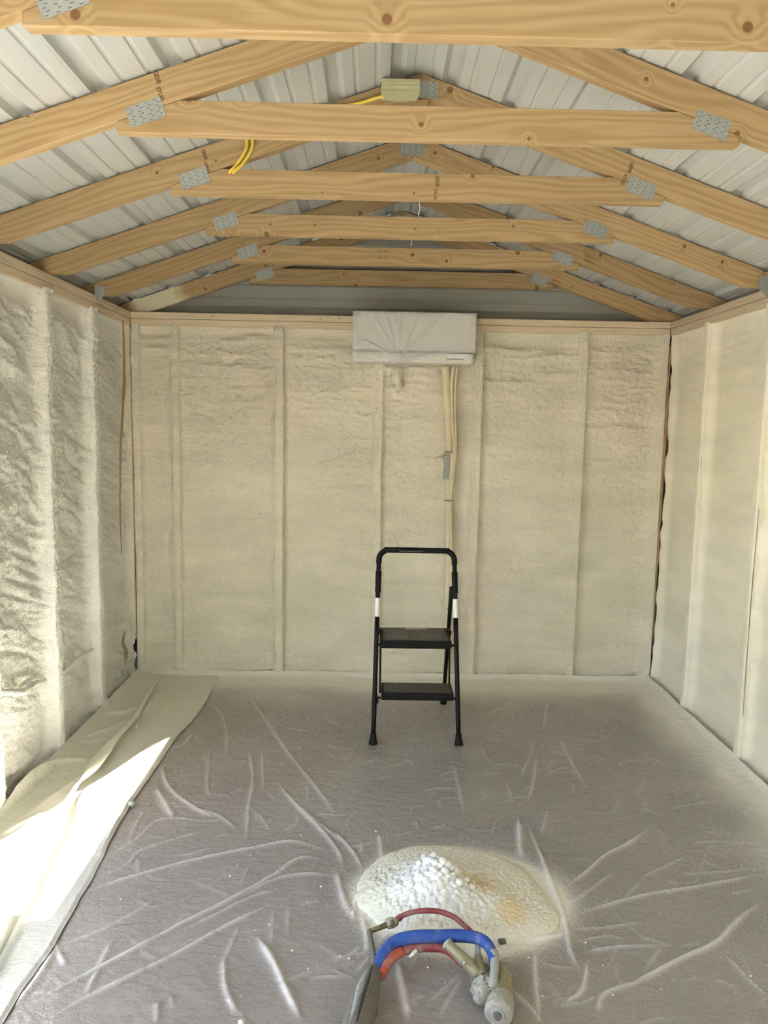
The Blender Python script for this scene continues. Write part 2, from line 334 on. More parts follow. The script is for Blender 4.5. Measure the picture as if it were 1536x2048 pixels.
# ------------------------------------------------------------------ plastic sheeting on the floor
def px_line(pts, ox, oy, s): return [at(ox+a*s, oy+b*s, 2, 0.0) for a, b in pts]
A_ = lambda pts: px_line(pts, 0, 1300, .4557)
B_ = lambda pts: px_line(pts, 860, 1300, .4401)
C_ = lambda pts: px_line(pts, 660, 1640, .3385)
creases = []   # (points, height, half width)
def cr(pts, h=.006, wd=.007): creases.append((pts, h, wd))
for pts, h, wd in [
 ([(930,220),(990,330),(995,520)],5,7), ([(1080,170),(1150,280),(1250,430),(1400,620),(1500,760)],6,9),
 ([(1200,560),(1290,670),(1400,780),(1480,880),(1510,960)],9,9), ([(1240,620),(1350,720),(1536,870)],7,8),
 ([(700,480),(740,600),(850,690),(970,750)],9,10), ([(680,600),(770,750)],10,13), ([(850,690),(960,730),(1045,790)],7,8),
 ([(1090,420),(1110,560),(1090,700),(1080,860)],6,8), ([(1150,440),(1155,620)],6,7), ([(920,420),(910,600),(930,650)],5,7),
 ([(450,920),(600,830),(720,740),(980,760)],6,6), ([(400,1010),(560,940),(620,880),(800,820),(960,770)],6,6),
 ([(340,1070),(500,1020),(700,960),(900,910),(1100,870),(1300,840),(1480,900)],8,7),
 ([(60,1600),(330,1450),(560,1330),(800,1200),(1000,1100),(1200,990),(1330,910),(1480,940)],10,7),
 ([(180,1640),(400,1520),(600,1420),(820,1310),(960,1230),(1100,1160),(1220,1100)],10,7),
 ([(1040,1090),(1200,1010),(1330,985),(1480,990)],7,7), ([(800,1230),(950,1160),(1100,1085),(1250,1040)],6,6),
 ([(1120,1250),(1200,1370),(1260,1500),(1330,1640)],14,9), ([(980,1330),(990,1480),(1050,1620)],9,7),
 ([(1480,960),(1500,1080),(1536,1170)],9,9), ([(1050,1210),(980,1380)],5,6), ([(250,1290),(420,1240),(600,1150),(700,1080)],6,6),
 ([(210,1230),(260,1330),(300,1400)],7,7), ([(250,1300),(160,1450),(60,1570)],10,9), ([(820,1000),(1040,1090)],3,6),
 ([(1200,1130),(1190,1300)],5,6), ([(1270,1120),(1260,1260)],5,6), ([(1350,1440),(1536,1430)],5,6), ([(690,1540),(690,1640)],7,6),
 ([(750,1520),(760,1570)],5,5), ([(500,1260),(430,1400),(370,1540)],6,6), ([(1120,700),(1190,800)],5,7), ([(1350,590),(1350,660)],4,6),
 ([(700,430),(800,420),(850,360)],6,7), ([(0,1500),(120,1400),(230,1250)],7,8), ([(130,1180),(200,1040),(240,900)],7,7),
 ([(640,700),(600,760),(560,860)],5,6), ([(600,960),(680,1000),(760,1010)],4,5), ([(560,1250),(640,1330),(700,1350)],4,5)]:
    cr(A_(pts), h/1000, wd/1000)
for pts, h, wd in [
 ([(430,760),(500,930),(560,1080),(610,1220),(640,1380),(690,1470)],12,8), ([(400,1320),(560,1300),(620,1285)],9,7),
 ([(600,1090),(700,1020),(800,930),(900,880),(1020,790)],9,8), ([(620,1150),(700,1110),(860,990)],6,7),
 ([(620,1220),(800,1160),(1000,1110),(1200,1080),(1400,1040),(1536,1010)],8,7),
 ([(860,1550),(1000,1480),(1150,1400),(1300,1330),(1400,1230),(1536,1120)],12,9), ([(700,1375),(850,1350),(1100,1345)],7,6),
 ([(400,750),(410,900),(420,940)],12,12), ([(480,400),(450,500),(400,600)],5,8), ([(490,460),(470,600),(440,700)],6,8),
 ([(580,380),(640,500),(720,640)],5,7), ([(540,720),(500,850)],5,7), ([(300,1420),(420,1330)],6,6), ([(480,1350),(480,1500),(500,1700)],9,8),
 ([(720,1400),(690,1550),(600,1610)],9,8), ([(1340,1380),(1450,1500),(1536,1580)],7,7), ([(1180,880),(1300,870),(1536,880)],5,6),
 ([(1080,720),(1200,700),(1350,680)],5,6), ([(1280,1490),(1420,1540)],5,6), ([(950,1040),(1180,930)],5,6), ([(640,1270),(800,1260),(1000,1230)],5,6),
 ([(760,1660),(800,1560),(1000,1500)],8,7), ([(100,480),(130,620),(160,760)],5,8), ([(350,610),(380,700)],5,6), ([(1100,1020),(1300,1010),(1536,990)],5,6),
 ([(1350,1110),(1480,1090)],5,6), ([(360,1550),(480,1640)],6,6), ([(650,1330),(800,1300),(900,1320)],5,5), ([(940,1300),(1120,1350)],5,6),
 ([(560,1620),(700,1600),(760,1570)],5,6), ([(540,230),(520,350)],5,9), ([(400,230),(250,300)],5,9), ([(1110,1350),(1250,1330)],4,5)]:
    cr(B_(pts), h/1000, wd/1000)
for pts, h, wd in [
 ([(0,50),(120,170),(200,300)],9,8), ([(0,110),(80,240)],7,7), ([(190,120),(190,200)],6,7), ([(20,300),(80,450),(150,600)],9,8),
 ([(190,560),(220,700),(215,800)],10,8), ([(290,80),(310,240)],8,10), ([(400,830),(430,1000),(465,1200)],14,9), ([(0,880),(150,940)],5,6),
 ([(560,1100),(700,980),(790,890)],5,6), ([(640,1180),(800,900)],5,6), ([(1050,980),(1200,1130),(1250,1205)],8,7), ([(470,900),(520,800)],5,5),
 ([(130,620),(165,420)],8,8), ([(0,820),(110,800),(210,730)],6,6), ([(160,900),(250,790)],5,6), ([(500,0),(530,60)],5,6), ([(1120,0),(1130,200)],9,10)]:
    cr(C_(pts), h/1000, wd/1000)
rr = random.Random(4)
for i in range(650):                                     # small random puckers
    x = rr.uniform(-1.0, 1.8); y = rr.uniform(-.9, 4.6); a = rr.gauss(.35, .5) if rr.random() < .6 else rr.uniform(0, PI); L = rr.uniform(.05, .22)
    p0 = Vector((x, y, 0)); p1 = p0+Vector((math.cos(a)*L, math.sin(a)*L, 0)); mid = (p0+p1)/2+Vector((rr.gauss(0, .02), rr.gauss(0, .02), 0))
    cr([p0, mid, p1], rr.uniform(.002, .0045), rr.uniform(.004, .007))
def relief(xs, ys, crs, seed=0):
    X, Y = np.meshgrid(xs, ys, indexing='ij')
    hz = np.zeros_like(X); lift = np.zeros_like(X)
    wob = 1+.35*fbm(X*9, Y*9, 20+seed, 2)
    for pts, h, wd in crs:
        C = catmull(pts, 6); n = len(C); R = 4*wd
        for i in range(n-1):
            a, b = C[i], C[i+1]
            x0, x1 = sorted((a.x, b.x)); y0, y1 = sorted((a.y, b.y))
            i0, i1 = np.searchsorted(xs, (x0-R, x1+R)); j0, j1 = np.searchsorted(ys, (y0-R, y1+R))
            if i1 <= i0 or j1 <= j0: continue
            sx, sy = X[i0:i1, j0:j1], Y[i0:i1, j0:j1]
            dx, dy = b.x-a.x, b.y-a.y; L2 = dx*dx+dy*dy+1e-9
            t = np.clip(((sx-a.x)*dx+(sy-a.y)*dy)/L2, 0, 1)
            dd = np.hypot(sx-a.x-t*dx, sy-a.y-t*dy)
            f = (i+t)/(n-1); tp = np.clip(np.minimum(f, 1-f)*5, 0.0, 1)
            ww = wd*.62*(.35+.65*tp)*wob[i0:i1, j0:j1]
            g = h*1.15*tp*(.65*np.exp(-dd/ww*1.1)+.35*np.exp(-(dd/(2.2*ww))**2))
            hz[i0:i1, j0:j1] = np.maximum(hz[i0:i1, j0:j1], g)
            lift[i0:i1, j0:j1] = np.maximum(lift[i0:i1, j0:j1], np.clip(g/.009, 0, 1))
    return X, Y, hz, lift
def film_mat(name, base, lift, dust):
    mt, t, p = newmat(name)
    tc = N(t, 'ShaderNodeTexCoord'); n1 = N(t, 'ShaderNodeTexNoise'); n1.inputs['Scale'].default_value = 2.2; n1.inputs['Detail'].default_value = 6
    t.links.new(tc.outputs['Object'], n1.inputs[0])
    r = ramp(t, n1.outputs[0], [(.3, [c*.88 for c in base]), (.7, [c*1.1 for c in base])])
    al = N(t, 'ShaderNodeAttribute', attribute_name='lift'); adu = N(t, 'ShaderNodeAttribute', attribute_name='dust')
    m1 = N(t, 'ShaderNodeMix', data_type='RGBA'); t.links.new(al.outputs['Fac'], m1.inputs[0]); t.links.new(r.outputs[0], m1.inputs[6]); m1.inputs[7].default_value = (*lift, 1)
    n4 = N(t, 'ShaderNodeTexNoise'); n4.inputs['Scale'].default_value = 260; n4.inputs['Detail'].default_value = 2; t.links.new(tc.outputs['Object'], n4.inputs[0])
    # speckled dust: threshold of fine noise against the dust amount
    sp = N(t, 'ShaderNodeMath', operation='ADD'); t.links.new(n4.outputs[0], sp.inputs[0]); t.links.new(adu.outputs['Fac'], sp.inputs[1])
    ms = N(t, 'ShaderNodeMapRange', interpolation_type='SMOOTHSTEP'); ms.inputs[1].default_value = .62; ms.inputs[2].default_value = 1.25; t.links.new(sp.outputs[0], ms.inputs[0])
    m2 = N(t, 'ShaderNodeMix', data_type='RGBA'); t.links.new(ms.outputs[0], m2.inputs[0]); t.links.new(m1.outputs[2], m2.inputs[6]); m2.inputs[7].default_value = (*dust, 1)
    t.links.new(m2.outputs[2], p.inputs['Base Color'])
    rg = N(t, 'ShaderNodeMapRange'); rg.inputs[3].default_value = .27; rg.inputs[4].default_value = .62; t.links.new(ms.outputs[0], rg.inputs[0]); t.links.new(rg.outputs[0], p.inputs['Roughness'])
    mw_ = N(t, 'ShaderNodeMapping'); mw_.inputs['Scale'].default_value = (14, 26, 1); mw_.inputs['Rotation'].default_value = (0, 0, .5); t.links.new(tc.outputs['Object'], mw_.inputs[0])
    n5 = N(t, 'ShaderNodeTexNoise'); n5.inputs['Scale'].default_value = 1; n5.inputs['Detail'].default_value = 7; n5.inputs['Distortion'].default_value = 1.2; t.links.new(mw_.outputs[0], n5.inputs[0])
    b = N(t, 'ShaderNodeBump'); b.inputs['Strength'].default_value = .6; b.inputs['Distance'].default_value = .010; t.links.new(n5.outputs[0], b.inputs['Height'])
    t.links.new(b.outputs[0], p.inputs['Normal']); p.inputs['Specular IOR Level'].default_value = .6
    return mt
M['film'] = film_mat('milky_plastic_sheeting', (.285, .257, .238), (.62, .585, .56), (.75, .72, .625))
M['film2'] = film_mat('oversprayed_plastic_sheeting', (.55, .545, .49), (.68, .67, .62), (.66, .645, .54))
PILE = (.33, 2.50)
xs = np.arange(XL+.004, XR-.003, .0065); ys = np.concatenate([np.arange(YF, 1.8, .03), np.arange(1.8, D-.003, .0065)])
X, Y, hz, lift = relief(xs, ys, creases)
Z = hz + .0022*fbm(X*6, Y*9, 3, 4) + .0012*fbm(X*22+Y*12, Y*30, 9, 2)
edge = np.minimum(np.minimum(X-XL, XR-X), D-Y)
Z += .035*np.exp(-np.clip(edge, 0, 9)/.022) + .010*np.exp(-edge/.09)*(.5+fbm(X*4, Y*4, 31, 3))
nz = fbm(X*2.6, Y*2.6, 14, 4)
dust = .95*np.exp(-((D-Y)/(.20+.08*nz))**1.3) + .40*np.exp(-(D-Y)/.75)
dust = np.maximum(dust, .8*np.exp(-((XR-X)/(.17+.07*nz))**1.5) + .33*np.exp(-(XR-X)/.55))
dust = np.maximum(dust, .7*np.exp(-((X-XL)/.5)**1.5))
pr = np.hypot((X-PILE[0])/.42, (Y-PILE[1]+.02)/.33)
dust = np.maximum(dust, .85*np.exp(-np.clip(pr-.85, 0, 9)/.10)+.12*np.exp(-np.clip(pr-.9, 0, 9)/.6))
dust = np.maximum(dust, 1.0*np.exp(-np.clip(Y-(YF+1.2), 0, 9)/.35))   # unseen floor by the front wall paled to bounce light upward
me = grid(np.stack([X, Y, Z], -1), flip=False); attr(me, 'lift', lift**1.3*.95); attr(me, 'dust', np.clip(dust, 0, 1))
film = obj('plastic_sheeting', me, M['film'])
tag(film, 'wrinkled milky plastic sheeting covering the whole floor', 'plastic sheet')
# the second sheet along the left wall
edge_px = [(430,1372),(392,1436),(350,1482),(300,1556),(262,1612),(214,1696),(182,1765),(109,1888),(32,2011),(-60,2150)]
E2 = [at(a, b, 2, 0) for a, b in edge_px]; E2 = catmull(E2, 10)
ey = np.array([e.y for e in E2][::-1]); ex = np.array([e.x for e in E2][::-1])
yv = np.arange(1.62, 4.785, .007); nu = 90
xe = np.interp(yv, ey, ex)+.008*fbm(yv*6, yv*0, 2, 3)
u = np.linspace(0, 1, nu)
X2 = (XL+.01)+u[:, None]*(xe[None, :]-XL-.01); Y2 = np.repeat(yv[None, :], nu, 0)
lcr = []
W_ = lambda pts: [at(a*.2279, 1300+b*.2279, 2, .02) for a, b in pts]
for pts, h, wd in [([(0,1480),(250,1200),(480,1020),(800,930)],20,14), ([(150,1300),(350,1130),(520,1010)],16,10), ([(740,760),(950,690),(1160,590)],13,9),
  ([(700,800),(820,790),(960,760)],8,8), ([(900,560),(1080,540),(1250,480)],12,9), ([(890,520),(960,470)],12,8), ([(0,1620),(220,1500),(420,1400)],12,9),
  ([(60,1590),(300,1400),(600,1180),(900,960)],10,11), ([(1100,900),(1300,700),(1536,360)],9,11), ([(1220,600),(1330,440),(1440,330)],12,9),
  ([(1150,740),(1300,640),(1400,520)],7,9), ([(1000,1100),(1250,880),(1400,780)],6,8), ([(380,1440),(600,1330),(700,1200)],7,8)]:
    lcr.append((W_(pts), h*1.5/1000, wd*1.1/1000))
xs2 = np.arange(XL, -.9, .006); gx, gy, gh, gl = relief(xs2, yv, lcr, 5)
def samp(F_, X_, j): return np.interp(X_, xs2, F_[:, j])
H2 = np.stack([samp(gh, X2[:, j], j) for j in range(len(yv))], 1); L2 = np.stack([samp(gl, X2[:, j], j) for j in range(len(yv))], 1)
Z2 = .012+H2+.004*fbm(X2*7, Y2*5, 8, 4)+.05*np.exp(-(X2-XL)/.03)+.012*np.exp(-((xe[None, :]-X2)/.012)**2)*(.6+fbm(yv*5, yv*0+3, 4, 2)[None, :])
Z2 = np.where(u[:, None] > .985, .004+Z2*.2, Z2)
me = grid(np.stack([X2, Y2, Z2], -1)); attr(me, 'lift', L2*.5); attr(me, 'dust', np.clip(.45+.5*np.exp(-(X2-XL)/.2)+.5*np.exp(-(D-Y2)/.5)-.6*sstep(3.4, 2.2, Y2), 0, 1))
tag(obj('plastic_sheeting', me, M['film2']), 'pale oversprayed plastic sheet folded along the foot of the left wall', 'plastic sheet')
# twisted strip of film lying on it
rib_px = [(312,1372),(292,1402),(270,1440),(238,1476),(210,1508),(185,1545),(160,1572),(142,1600),(126,1634),(108,1672),(82,1720),(50,1790),(10,1870),(-30,1950)]
rw = [.012,.014,.022,.018,.040,.030,.010,.014,.030,.034,.036,.034,.030,.03]
rt = [.2,.3,.1,.4,.0,.5,1.4,.6,.2,.1,.0,.2,.1,.0]
RC = catmull([at(a, b, 2, .03) for a, b in rib_px], 8); nR = len(RC)
rw = np.interp(np.linspace(0, 13, nR), range(14), rw); rt = np.interp(np.linspace(0, 13, nR), range(14), rt)
P = np.zeros((6, nR, 3))
for i, c in enumerate(RC):
    t_ = (RC[min(i+1, nR-1)]-RC[max(i-1, 0)]).normalized(); s_ = Vector((t_.y, -t_.x, 0)).normalized()
    d_ = s_*math.cos(rt[i])+Vector((0, 0, 1))*math.sin(rt[i])
    for k in range(6):
        q_ = k/5*2-1; v_ = c+d_*rw[i]*q_*.8+Vector((0, 0, .012*(1-q_*q_)+.012+abs(math.sin(rt[i]))*rw[i]*.8)); P[k, i] = v_
me = grid(P)
md_ribbon = obj('plastic_strip', me, None); md_ribbon.modifiers.new('s', 'SOLIDIFY').thickness = .002
M['ribbon'] = plain('cream_film', (.70, .68, .56), .4, var=.1, bscale=10, bump=.2); me.materials.append(M['ribbon'])
tag(md_ribbon, 'long twisted strip of cream plastic film lying on the left sheet', 'plastic strip')

# ------------------------------------------------------------------ sprayed foam walls
def passes(u, z, seed, u0, u1, n, amp, tilt=0.0, lo=.15):
    """overlapping passes of the spray gun: bulges with a sharp lower lip"""
    rg = np.random.RandomState(seed+100); h = 0*u
    for i in range(n):
        t_ = rg.rand(); zc = lo+(2.22-lo)*(1-t_**1.9) ; a_ = amp*rg.uniform(.35, 1)*(.45+.55*(zc > 1.5)); uc = rg.uniform(u0, u1); hw = rg.uniform(.12, .45)*(u1-u0)+.05
        k1, k2 = rg.uniform(-.06, .06), rg.uniform(-.3, .3)
        dz = z-(zc+(k1+tilt)*(u-uc)+k2*(u-uc)**2+.012*fbm(u*9, u*0+i, seed+i, 3)+.004*fbm(u*45, z*10, seed+i+5, 2))
        up_ = rg.uniform(.018, .05)
        g = np.where(dz > 0, np.exp(-np.abs(dz)/up_), np.exp(-np.abs(dz)/.0035))
        h = h+a_*g*np.exp(-((u-uc)/hw)**4)
    return h
def foam_depth(u, z, mode, seed):
    if mode == 'back':
        top = sstep(1.2, 2.1, z)
        ed = 1+.8*sstep(.3, .7, vn(u*2.2, z*1.2, seed+9))
        h = .015*fbm(u*1.5, z*8.5, seed, 3) + (.003+.006*top)*billow(u*16+.9*fbm(u*4, z*4, 2, 2), z*34+1.2*fbm(u*3, z*5, 4, 3), seed+3, 3)*ed + passes(u, z, seed, u.min(), u.max(), 30, .022) + .0050*ed*billow(u*40, z*58, seed+7, 2)
        h += .016*np.abs(fbm(u*.8, z*9, seed+11, 2))
        m_ = sstep(2.235, 2.17, z+.03*fbm(u*5, z*5, seed+5, 2)); h = h*m_
        return h
    if mode == 'left':
        sl = z*1.0+u*.35
        h = .030*fbm(u*2.2, sl*4.5, seed, 3) + .014*billow(u*7+.8*fbm(u*3, z*3, 2, 2), sl*15, seed+3, 3) + .0060*billow(u*40, z*55, seed+7, 2) + passes(u, z, seed, u.min(), u.max(), 24, .020, -.25)
        m_ = sstep(2.235, 2.12, z+.03*fbm(u*5, z*5, seed+5, 2)); return h*m_
    h = .009*fbm(u*2, z*4.5, seed, 3) + passes(u, z, seed, u.min(), u.max(), 5, .005, 0, 1.2) + .0042*billow(u*8, z*18, seed+3, 3)*sstep(1.2, 2.2, z) + .0008*billow(u*40, z*40, seed+7, 2)
    return h
def foam_bay(parent, name, side, u0, u1, mode, seed, mat, depth=.045, res=.0075, z1=2.285, swell=.0):
    us = np.linspace(u0, u1, max(3, int((u1-u0)/res))); zs = np.linspace(0, z1, int(z1/res))
    U_, Z_ = np.meshgrid(us, zs, indexing='ij')
    e = np.minimum((U_-u0)*(2.2 if mode == 'back' else 1), u1-U_)
    fil = np.exp(-(np.clip(e, 0, 9)/.020)**1.2)*(.75+.5*fbm(U_*0+seed, Z_*7, seed+1, 3))
    zt = np.exp(-np.clip(z1-Z_, 0, 9)/.030); zb = np.exp(-Z_/.05)
    d = depth*(1-.85*fil)*(1-.9*zt)*(1-.6*zb) - foam_depth(U_, Z_, mode, seed)*(1-.7*zt) - swell*np.exp(-((U_-(u0+u1)/2)/((u1-u0)*.5))**2)
    d = np.maximum(d, .002)
    if side == 'back': P = np.stack([U_, D+d, Z_], -1); fl = False
    elif side == 'left': P = np.stack([XL-d, U_, Z_], -1); fl = False
    elif side == 'front': P = np.stack([U_, YF-d, Z_], -1); fl = True
    else: P = np.stack([XR+d, U_, Z_], -1); fl = True
    return obj(name, grid(P, flip=fl), mat, parent)
def foam_stud(parent, side, uc, mode, seed, mat, wid=.058, z1=2.283, proud=.004, res=.01, rough=1.0, z0=0.0):
    """a stud with its coat of foam: rounded U section run up the wall"""
    n = 26; s = np.linspace(-1, 1, n); half = wid/2; dep = .075
    # section: (offset across, depth behind the wall plane)
    sec = []
    for q in s:
        a = abs(q)
        if a < .45: sec.append((q/.45*(half-.010), 0.0))
        elif a < .62:
            th = (a-.45)/.17*PI/2; sec.append((math.copysign(half-.010+.010*math.sin(th), q), .010*(1-math.cos(th))))
        else: sec.append((math.copysign(half+.012*((a-.62)/.38)**2, q), .010+(a-.62)/.38*dep))
    sec = np.array(sec); zs = np.arange(z0, z1+.001, res)
    o, dp = sec[:, 0][:, None]+0*zs[None, :], sec[:, 1][:, None]+0*zs[None, :]
    zz = zs[None, :]+0*o
    wv = .004*fbm(zz*3, zz*0+seed, seed, 3)*rough
    o = o + wv + .0022*rough*fbm(zz*30, o*60, seed+2, 3)*(1+2*sstep(1.5, 2.2, zz))
    nr = (.0035*billow(zz*45, o*50, seed+4, 2)+.004*fbm(zz*6, o*20, seed+6, 3))*rough*(1+1.2*sstep(1.4, 2.2, zz))
    dp = dp - proud - nr
    if side == 'back': P = np.stack([uc+o, D+dp, zz], -1); fl = False
    elif side == 'left': P = np.stack([XL-dp, uc+o, zz], -1); fl = False
    elif side == 'front': P = np.stack([uc+o, YF-dp, zz], -1); fl = True
    else: P = np.stack([XR+dp, uc+o, zz], -1); fl = True
    return obj('stud', grid(P, flip=fl), mat, parent)

def panel_profile(s0, s1, majors, minor_pitch, hm=.020):
    """sheet metal profile: list of (s, height)"""
    pts = [(s0, 0)]
    ev = []
    for mj in majors: ev.append((mj, 'M'))
    for mj in majors:
        for f in (1/3., 2/3.):
            ev.append((mj+minor_pitch*f, 'm'))
    ev.append((majors[0]-minor_pitch/3, 'm')); ev.append((majors[0]-minor_pitch*2/3, 'm'))
    for p, k in sorted(ev):
        if k == 'M' and s0+.03 < p < s1-.03:
            pts += [(p-.034, 0), (p-.016, hm), (p+.012, hm), (p+.027, 0)]
        elif k == 'm' and s0+.012 < p < s1-.012:
            pts += [(p-.010, 0), (p-.005, .0035), (p+.005, .0035), (p+.010, 0)]
    pts.append((s1, 0)); return pts
def strip_mesh(pts3a, pts3b):
    n = len(pts3a); vs = pts3a+pts3b
    return vs, [(i, i+1, n+i+1, n+i) for i in range(n-1)]
# outer metal siding with horizontal ribs (structure meshes), wall by wall
def siding_back():
    maj = [.17+.247*i for i in range(13)]
    pr = panel_profile(-.02, 3.0, maj, .247, .016)
    vs, fs = [], []
    # gable outline: half width at height z
    for z, hgt in pr:
        wd = 1.83 if z < 2.39 else max(.03, (3.03-z)/SL+.0)
        wd = min(wd, 1.83)
        vs.append((CX-wd, 4.925+hgt, z)); vs.append((CX+wd, 4.925+hgt, z))
    for i in range(len(pr)-1): fs.append((2*i, 2*i+1, 2*i+3, 2*i+2))
    me = mesh(vs, fs); return me
wall_back = tag(obj('wall_back', siding_back(), M['siding']), kind='structure')
wall_left = tag(obj('wall_left', join_me([box_me(XL-.115, XL-.105, DY1+.0, 4.94, -.02, 2.391), box_me(XL-.115, XL-.105, YF-.12, DY0, -.02, 2.391), box_me(XL-.115, XL-.105, DY0, DY1, DZ, 2.391)]), M['siding']), kind='structure')
wall_right = tag(obj('wall_right', box_me(XR+.105, XR+.115, YF-.12, 4.94, -.02, 2.391), M['siding']), kind='structure')
wall_front = tag(obj('wall_front', mesh([(XL-.1, YF-.1, -.02), (FX0, YF-.1, -.02), (FX0, YF-.1, 2.05), (FX1, YF-.1, 2.05), (FX1, YF-.1, -.02), (XR+.1, YF-.1, -.02), (XR+.1, YF-.1, 2.39), (CX, YF-.1, 3.02), (XL-.1, YF-.1, 2.39)], [(0, 1, 2, 8), (2, 3, 7, 8), (3, 4, 5, 6), (3, 6, 7)]), M['siding']), kind='structure')
# back wall
bst = [-1.528, -1.281, -.622, .016, .652, 1.318, 1.834]
bw = [.050, .048, .060, .056, .056, .058, .05]
for i, (x, wd) in enumerate(zip(bst, bw)):
    foam_stud(wall_back, 'back', x, 'back', 5+i, M['foam_back'], wid=wd, proud=.010 if i in (0, 6) else .006, rough=1.0 if i < 5 else .5)
for i in range(6):
    foam_bay(wall_back, 'foam_panel', 'back', bst[i]+bw[i]/2-.002, bst[i+1]-bw[i+1]/2+.002, 'back', 10+3*i, M['foam_back'], depth=[.05, .048, .062, .05, .055, .052][i], res=.0075)
# left wall
lst = [2.60, 3.19, 3.590, 4.163, 4.775] if False else [2.60, 2.985, 3.590, 4.163]
for i, y in enumerate(lst): foam_stud(wall_left, 'left', y, 'left', 25+i, M['foam_left'], wid=.062, proud=.010, rough=1.5, res=.0075)
lb = [(2.63, 2.956), (3.014, 3.561), (3.619, 4.134), (4.192, 4.80)]
for i, (a, b) in enumerate(lb): foam_bay(wall_left, 'foam_panel', 'left', a, b, 'left', 30+4*i, M['foam_left'], depth=.062, res=.0072)
for a, b in ((YF, .06), (.09, .67)): foam_bay(wall_left, 'foam_panel', 'left', a, b, 'left', 50, M['foam_left'], depth=.05, res=.03)
for y in (.075, .69): foam_stud(wall_left, 'left', y, 'left', 55, M['foam_left'], res=.04)
# right wall
rst = [2.93, 3.600, 4.270]
for i, y in enumerate(rst): foam_stud(wall_right, 'right', y, 'right', 40+i, M['foam_right'], wid=.056, proud=.004, rough=.35)
for i, (a, b) in enumerate([(2.36, 2.903), (2.957, 3.573), (3.627, 4.243), (4.297, 4.80)]):
    foam_bay(wall_right, 'foam_panel', 'right', a, b, 'right', 44+3*i, M['foam_right'], depth=.058, res=.009)
for k in range(6):
    b = 2.33-k*.61; a = max(YF, b-.58)
    foam_stud(wall_right, 'right', b+.015, 'right', 20+k, M['foam_right'], res=.04, rough=.4)
    if b > YF: foam_bay(wall_right, 'foam_panel', 'right', a, b, 'right', 5+k, M['foam_right'], depth=.05, res=.03)
for k in range(3): foam_bay(wall_front, 'foam_panel', 'front', FX1+.05+k*.74+.03, FX1+.05+(k+1)*.74-.03, 'right', 9+k, M['foam_right'], depth=.05, res=.04)
for k in range(4): foam_stud(wall_front, 'front', FX1+.05+k*.74, 'right', 3+k, M['foam_right'], res=.06, rough=.4)
# brown gap down the back left corner and torn foam at its foot
M['browngap'] = plain('bare_brown_board', (.36, .22, .12), .8, var=.3, bscale=30)
obj('corner_board', box_me(-1.604, XL-.001, 4.775, 4.806, .25, 2.26), M['foam_back'], wall_left)
def splinter(parent, name, pts, wds, off, mat):
    L_ = catmull([Vector(p) for p in pts], 6); n = len(L_); W__ = np.interp(np.linspace(0, len(wds)-1, n), range(len(wds)), wds)
    mes = tube_me(L_, list(W__), n=7, raw=True, noise=.5); return obj(name, mes, mat, parent)
splinter(wall_left, 'exposed_wood', [at(246, 640, 0, XL+.004), at(248, 760, 0, XL+.004), at(241, 900, 0, XL+.004), at(240, 1010, 0, XL+.003), at(243, 1110, 0, XL+.002)], [.003, .009, .006, .005, .002], 0, M['browngap'])
splinter(wall_right, 'exposed_wood', [Vector((1.861, 4.79, 2.2)), Vector((1.862, 4.788, 1.6)), Vector((1.861, 4.79, .9)), Vector((1.862, 4.79, .3))], [.004, .009, .006, .003], 0, M['browngap'])
M['darkgap'] = plain('dark_gap', (.30, .25, .19), .9, var=.4, bscale=60)
splinter(wall_left, 'torn_foam', [at(250, 1262, 0, XL-.002), at(246, 1285, 0, XL-.001), at(252, 1305, 0, XL-.001), at(250, 1335, 0, XL-.001)], [.004, .008, .012, .004], 0, M['darkgap'])
splinter(wall_left, 'torn_foam', [at(228, 1256, 0, XL+.01), at(243, 1250, 0, XL+.012), at(262, 1232, 0, XL+.006)], [.006, .015, .006], 0, M['foam_left'])
splinter(wall_left, 'foam_ridge', [at(128, 1345, 0, XL-.03), at(150, 1322, 0, XL-.03), at(184, 1298, 0, XL-.02)], [.006, .014, .008], 0, M['foam_left'])
splinter(wall_left, 'foam_covered_cable', [at(-30, 1376, 0, XL-.02), at(10, 1384, 0, XL-.01), at(45, 1384, 0, XL-.008), at(70, 1368, 0, XL-.012), at(90, 1362, 0, XL-.04)], [.016, .016, .016, .014, .01], 0, M['foam_left'])
splinter(wall_left, 'foam_covered_cable', [at(35, 1374, 0, XL-.03), at(60, 1360, 0, XL-.02), at(74, 1352, 0, XL-.03)], [.008, .012, .006], 0, M['foam_left'])
for sgn, yy, za, zb in ((1, 4.243, 1.22, 1.52), (1, 3.57, .25, 1.3)):   # cracks in the foam beside the right-hand studs
    splinter(wall_right, 'crack', [Vector((XR+.006, yy-.03*0, za)), Vector((XR+.004, yy+.003, (za+zb)/2)), Vector((XR+.006, yy-.002, zb))], [.001, .003, .001], 0, M['darkgap'])
# lump of foam hanging under the air conditioner
def blob(parent, name, c, r, mat, seed=0, amp=.35, sc_=(1, 1, 1), sub=3, f=2.2):
    bm = bmesh.new(); bmesh.ops.create_icosphere(bm, subdivisions=sub, radius=1)
    from mathutils import noise as mn_
    for v in bm.verts:
        d_ = mn_.noise(v.co*f+Vector((seed*7.1, seed*3.3, 0)))+.5*mn_.noise(v.co*f*2.3+Vector((seed, 9, 2)))
        v.co = Vector((v.co.x*sc_[0], v.co.y*sc_[1], v.co.z*sc_[2]))*r*(1+amp*d_)
    me = bpy.data.meshes.new('blob'); bm.to_mesh(me); bm.free(); me.polygons.foreach_set('use_smooth', [True]*len(me.polygons))
    return obj(name, me, mat, parent, Matrix.Translation(c))
blob(wall_back, 'foam_lump', Vector((.128, 4.80, 1.985)), .034, M['foam_back'], 3, .6, (1.0, .7, 1.6))
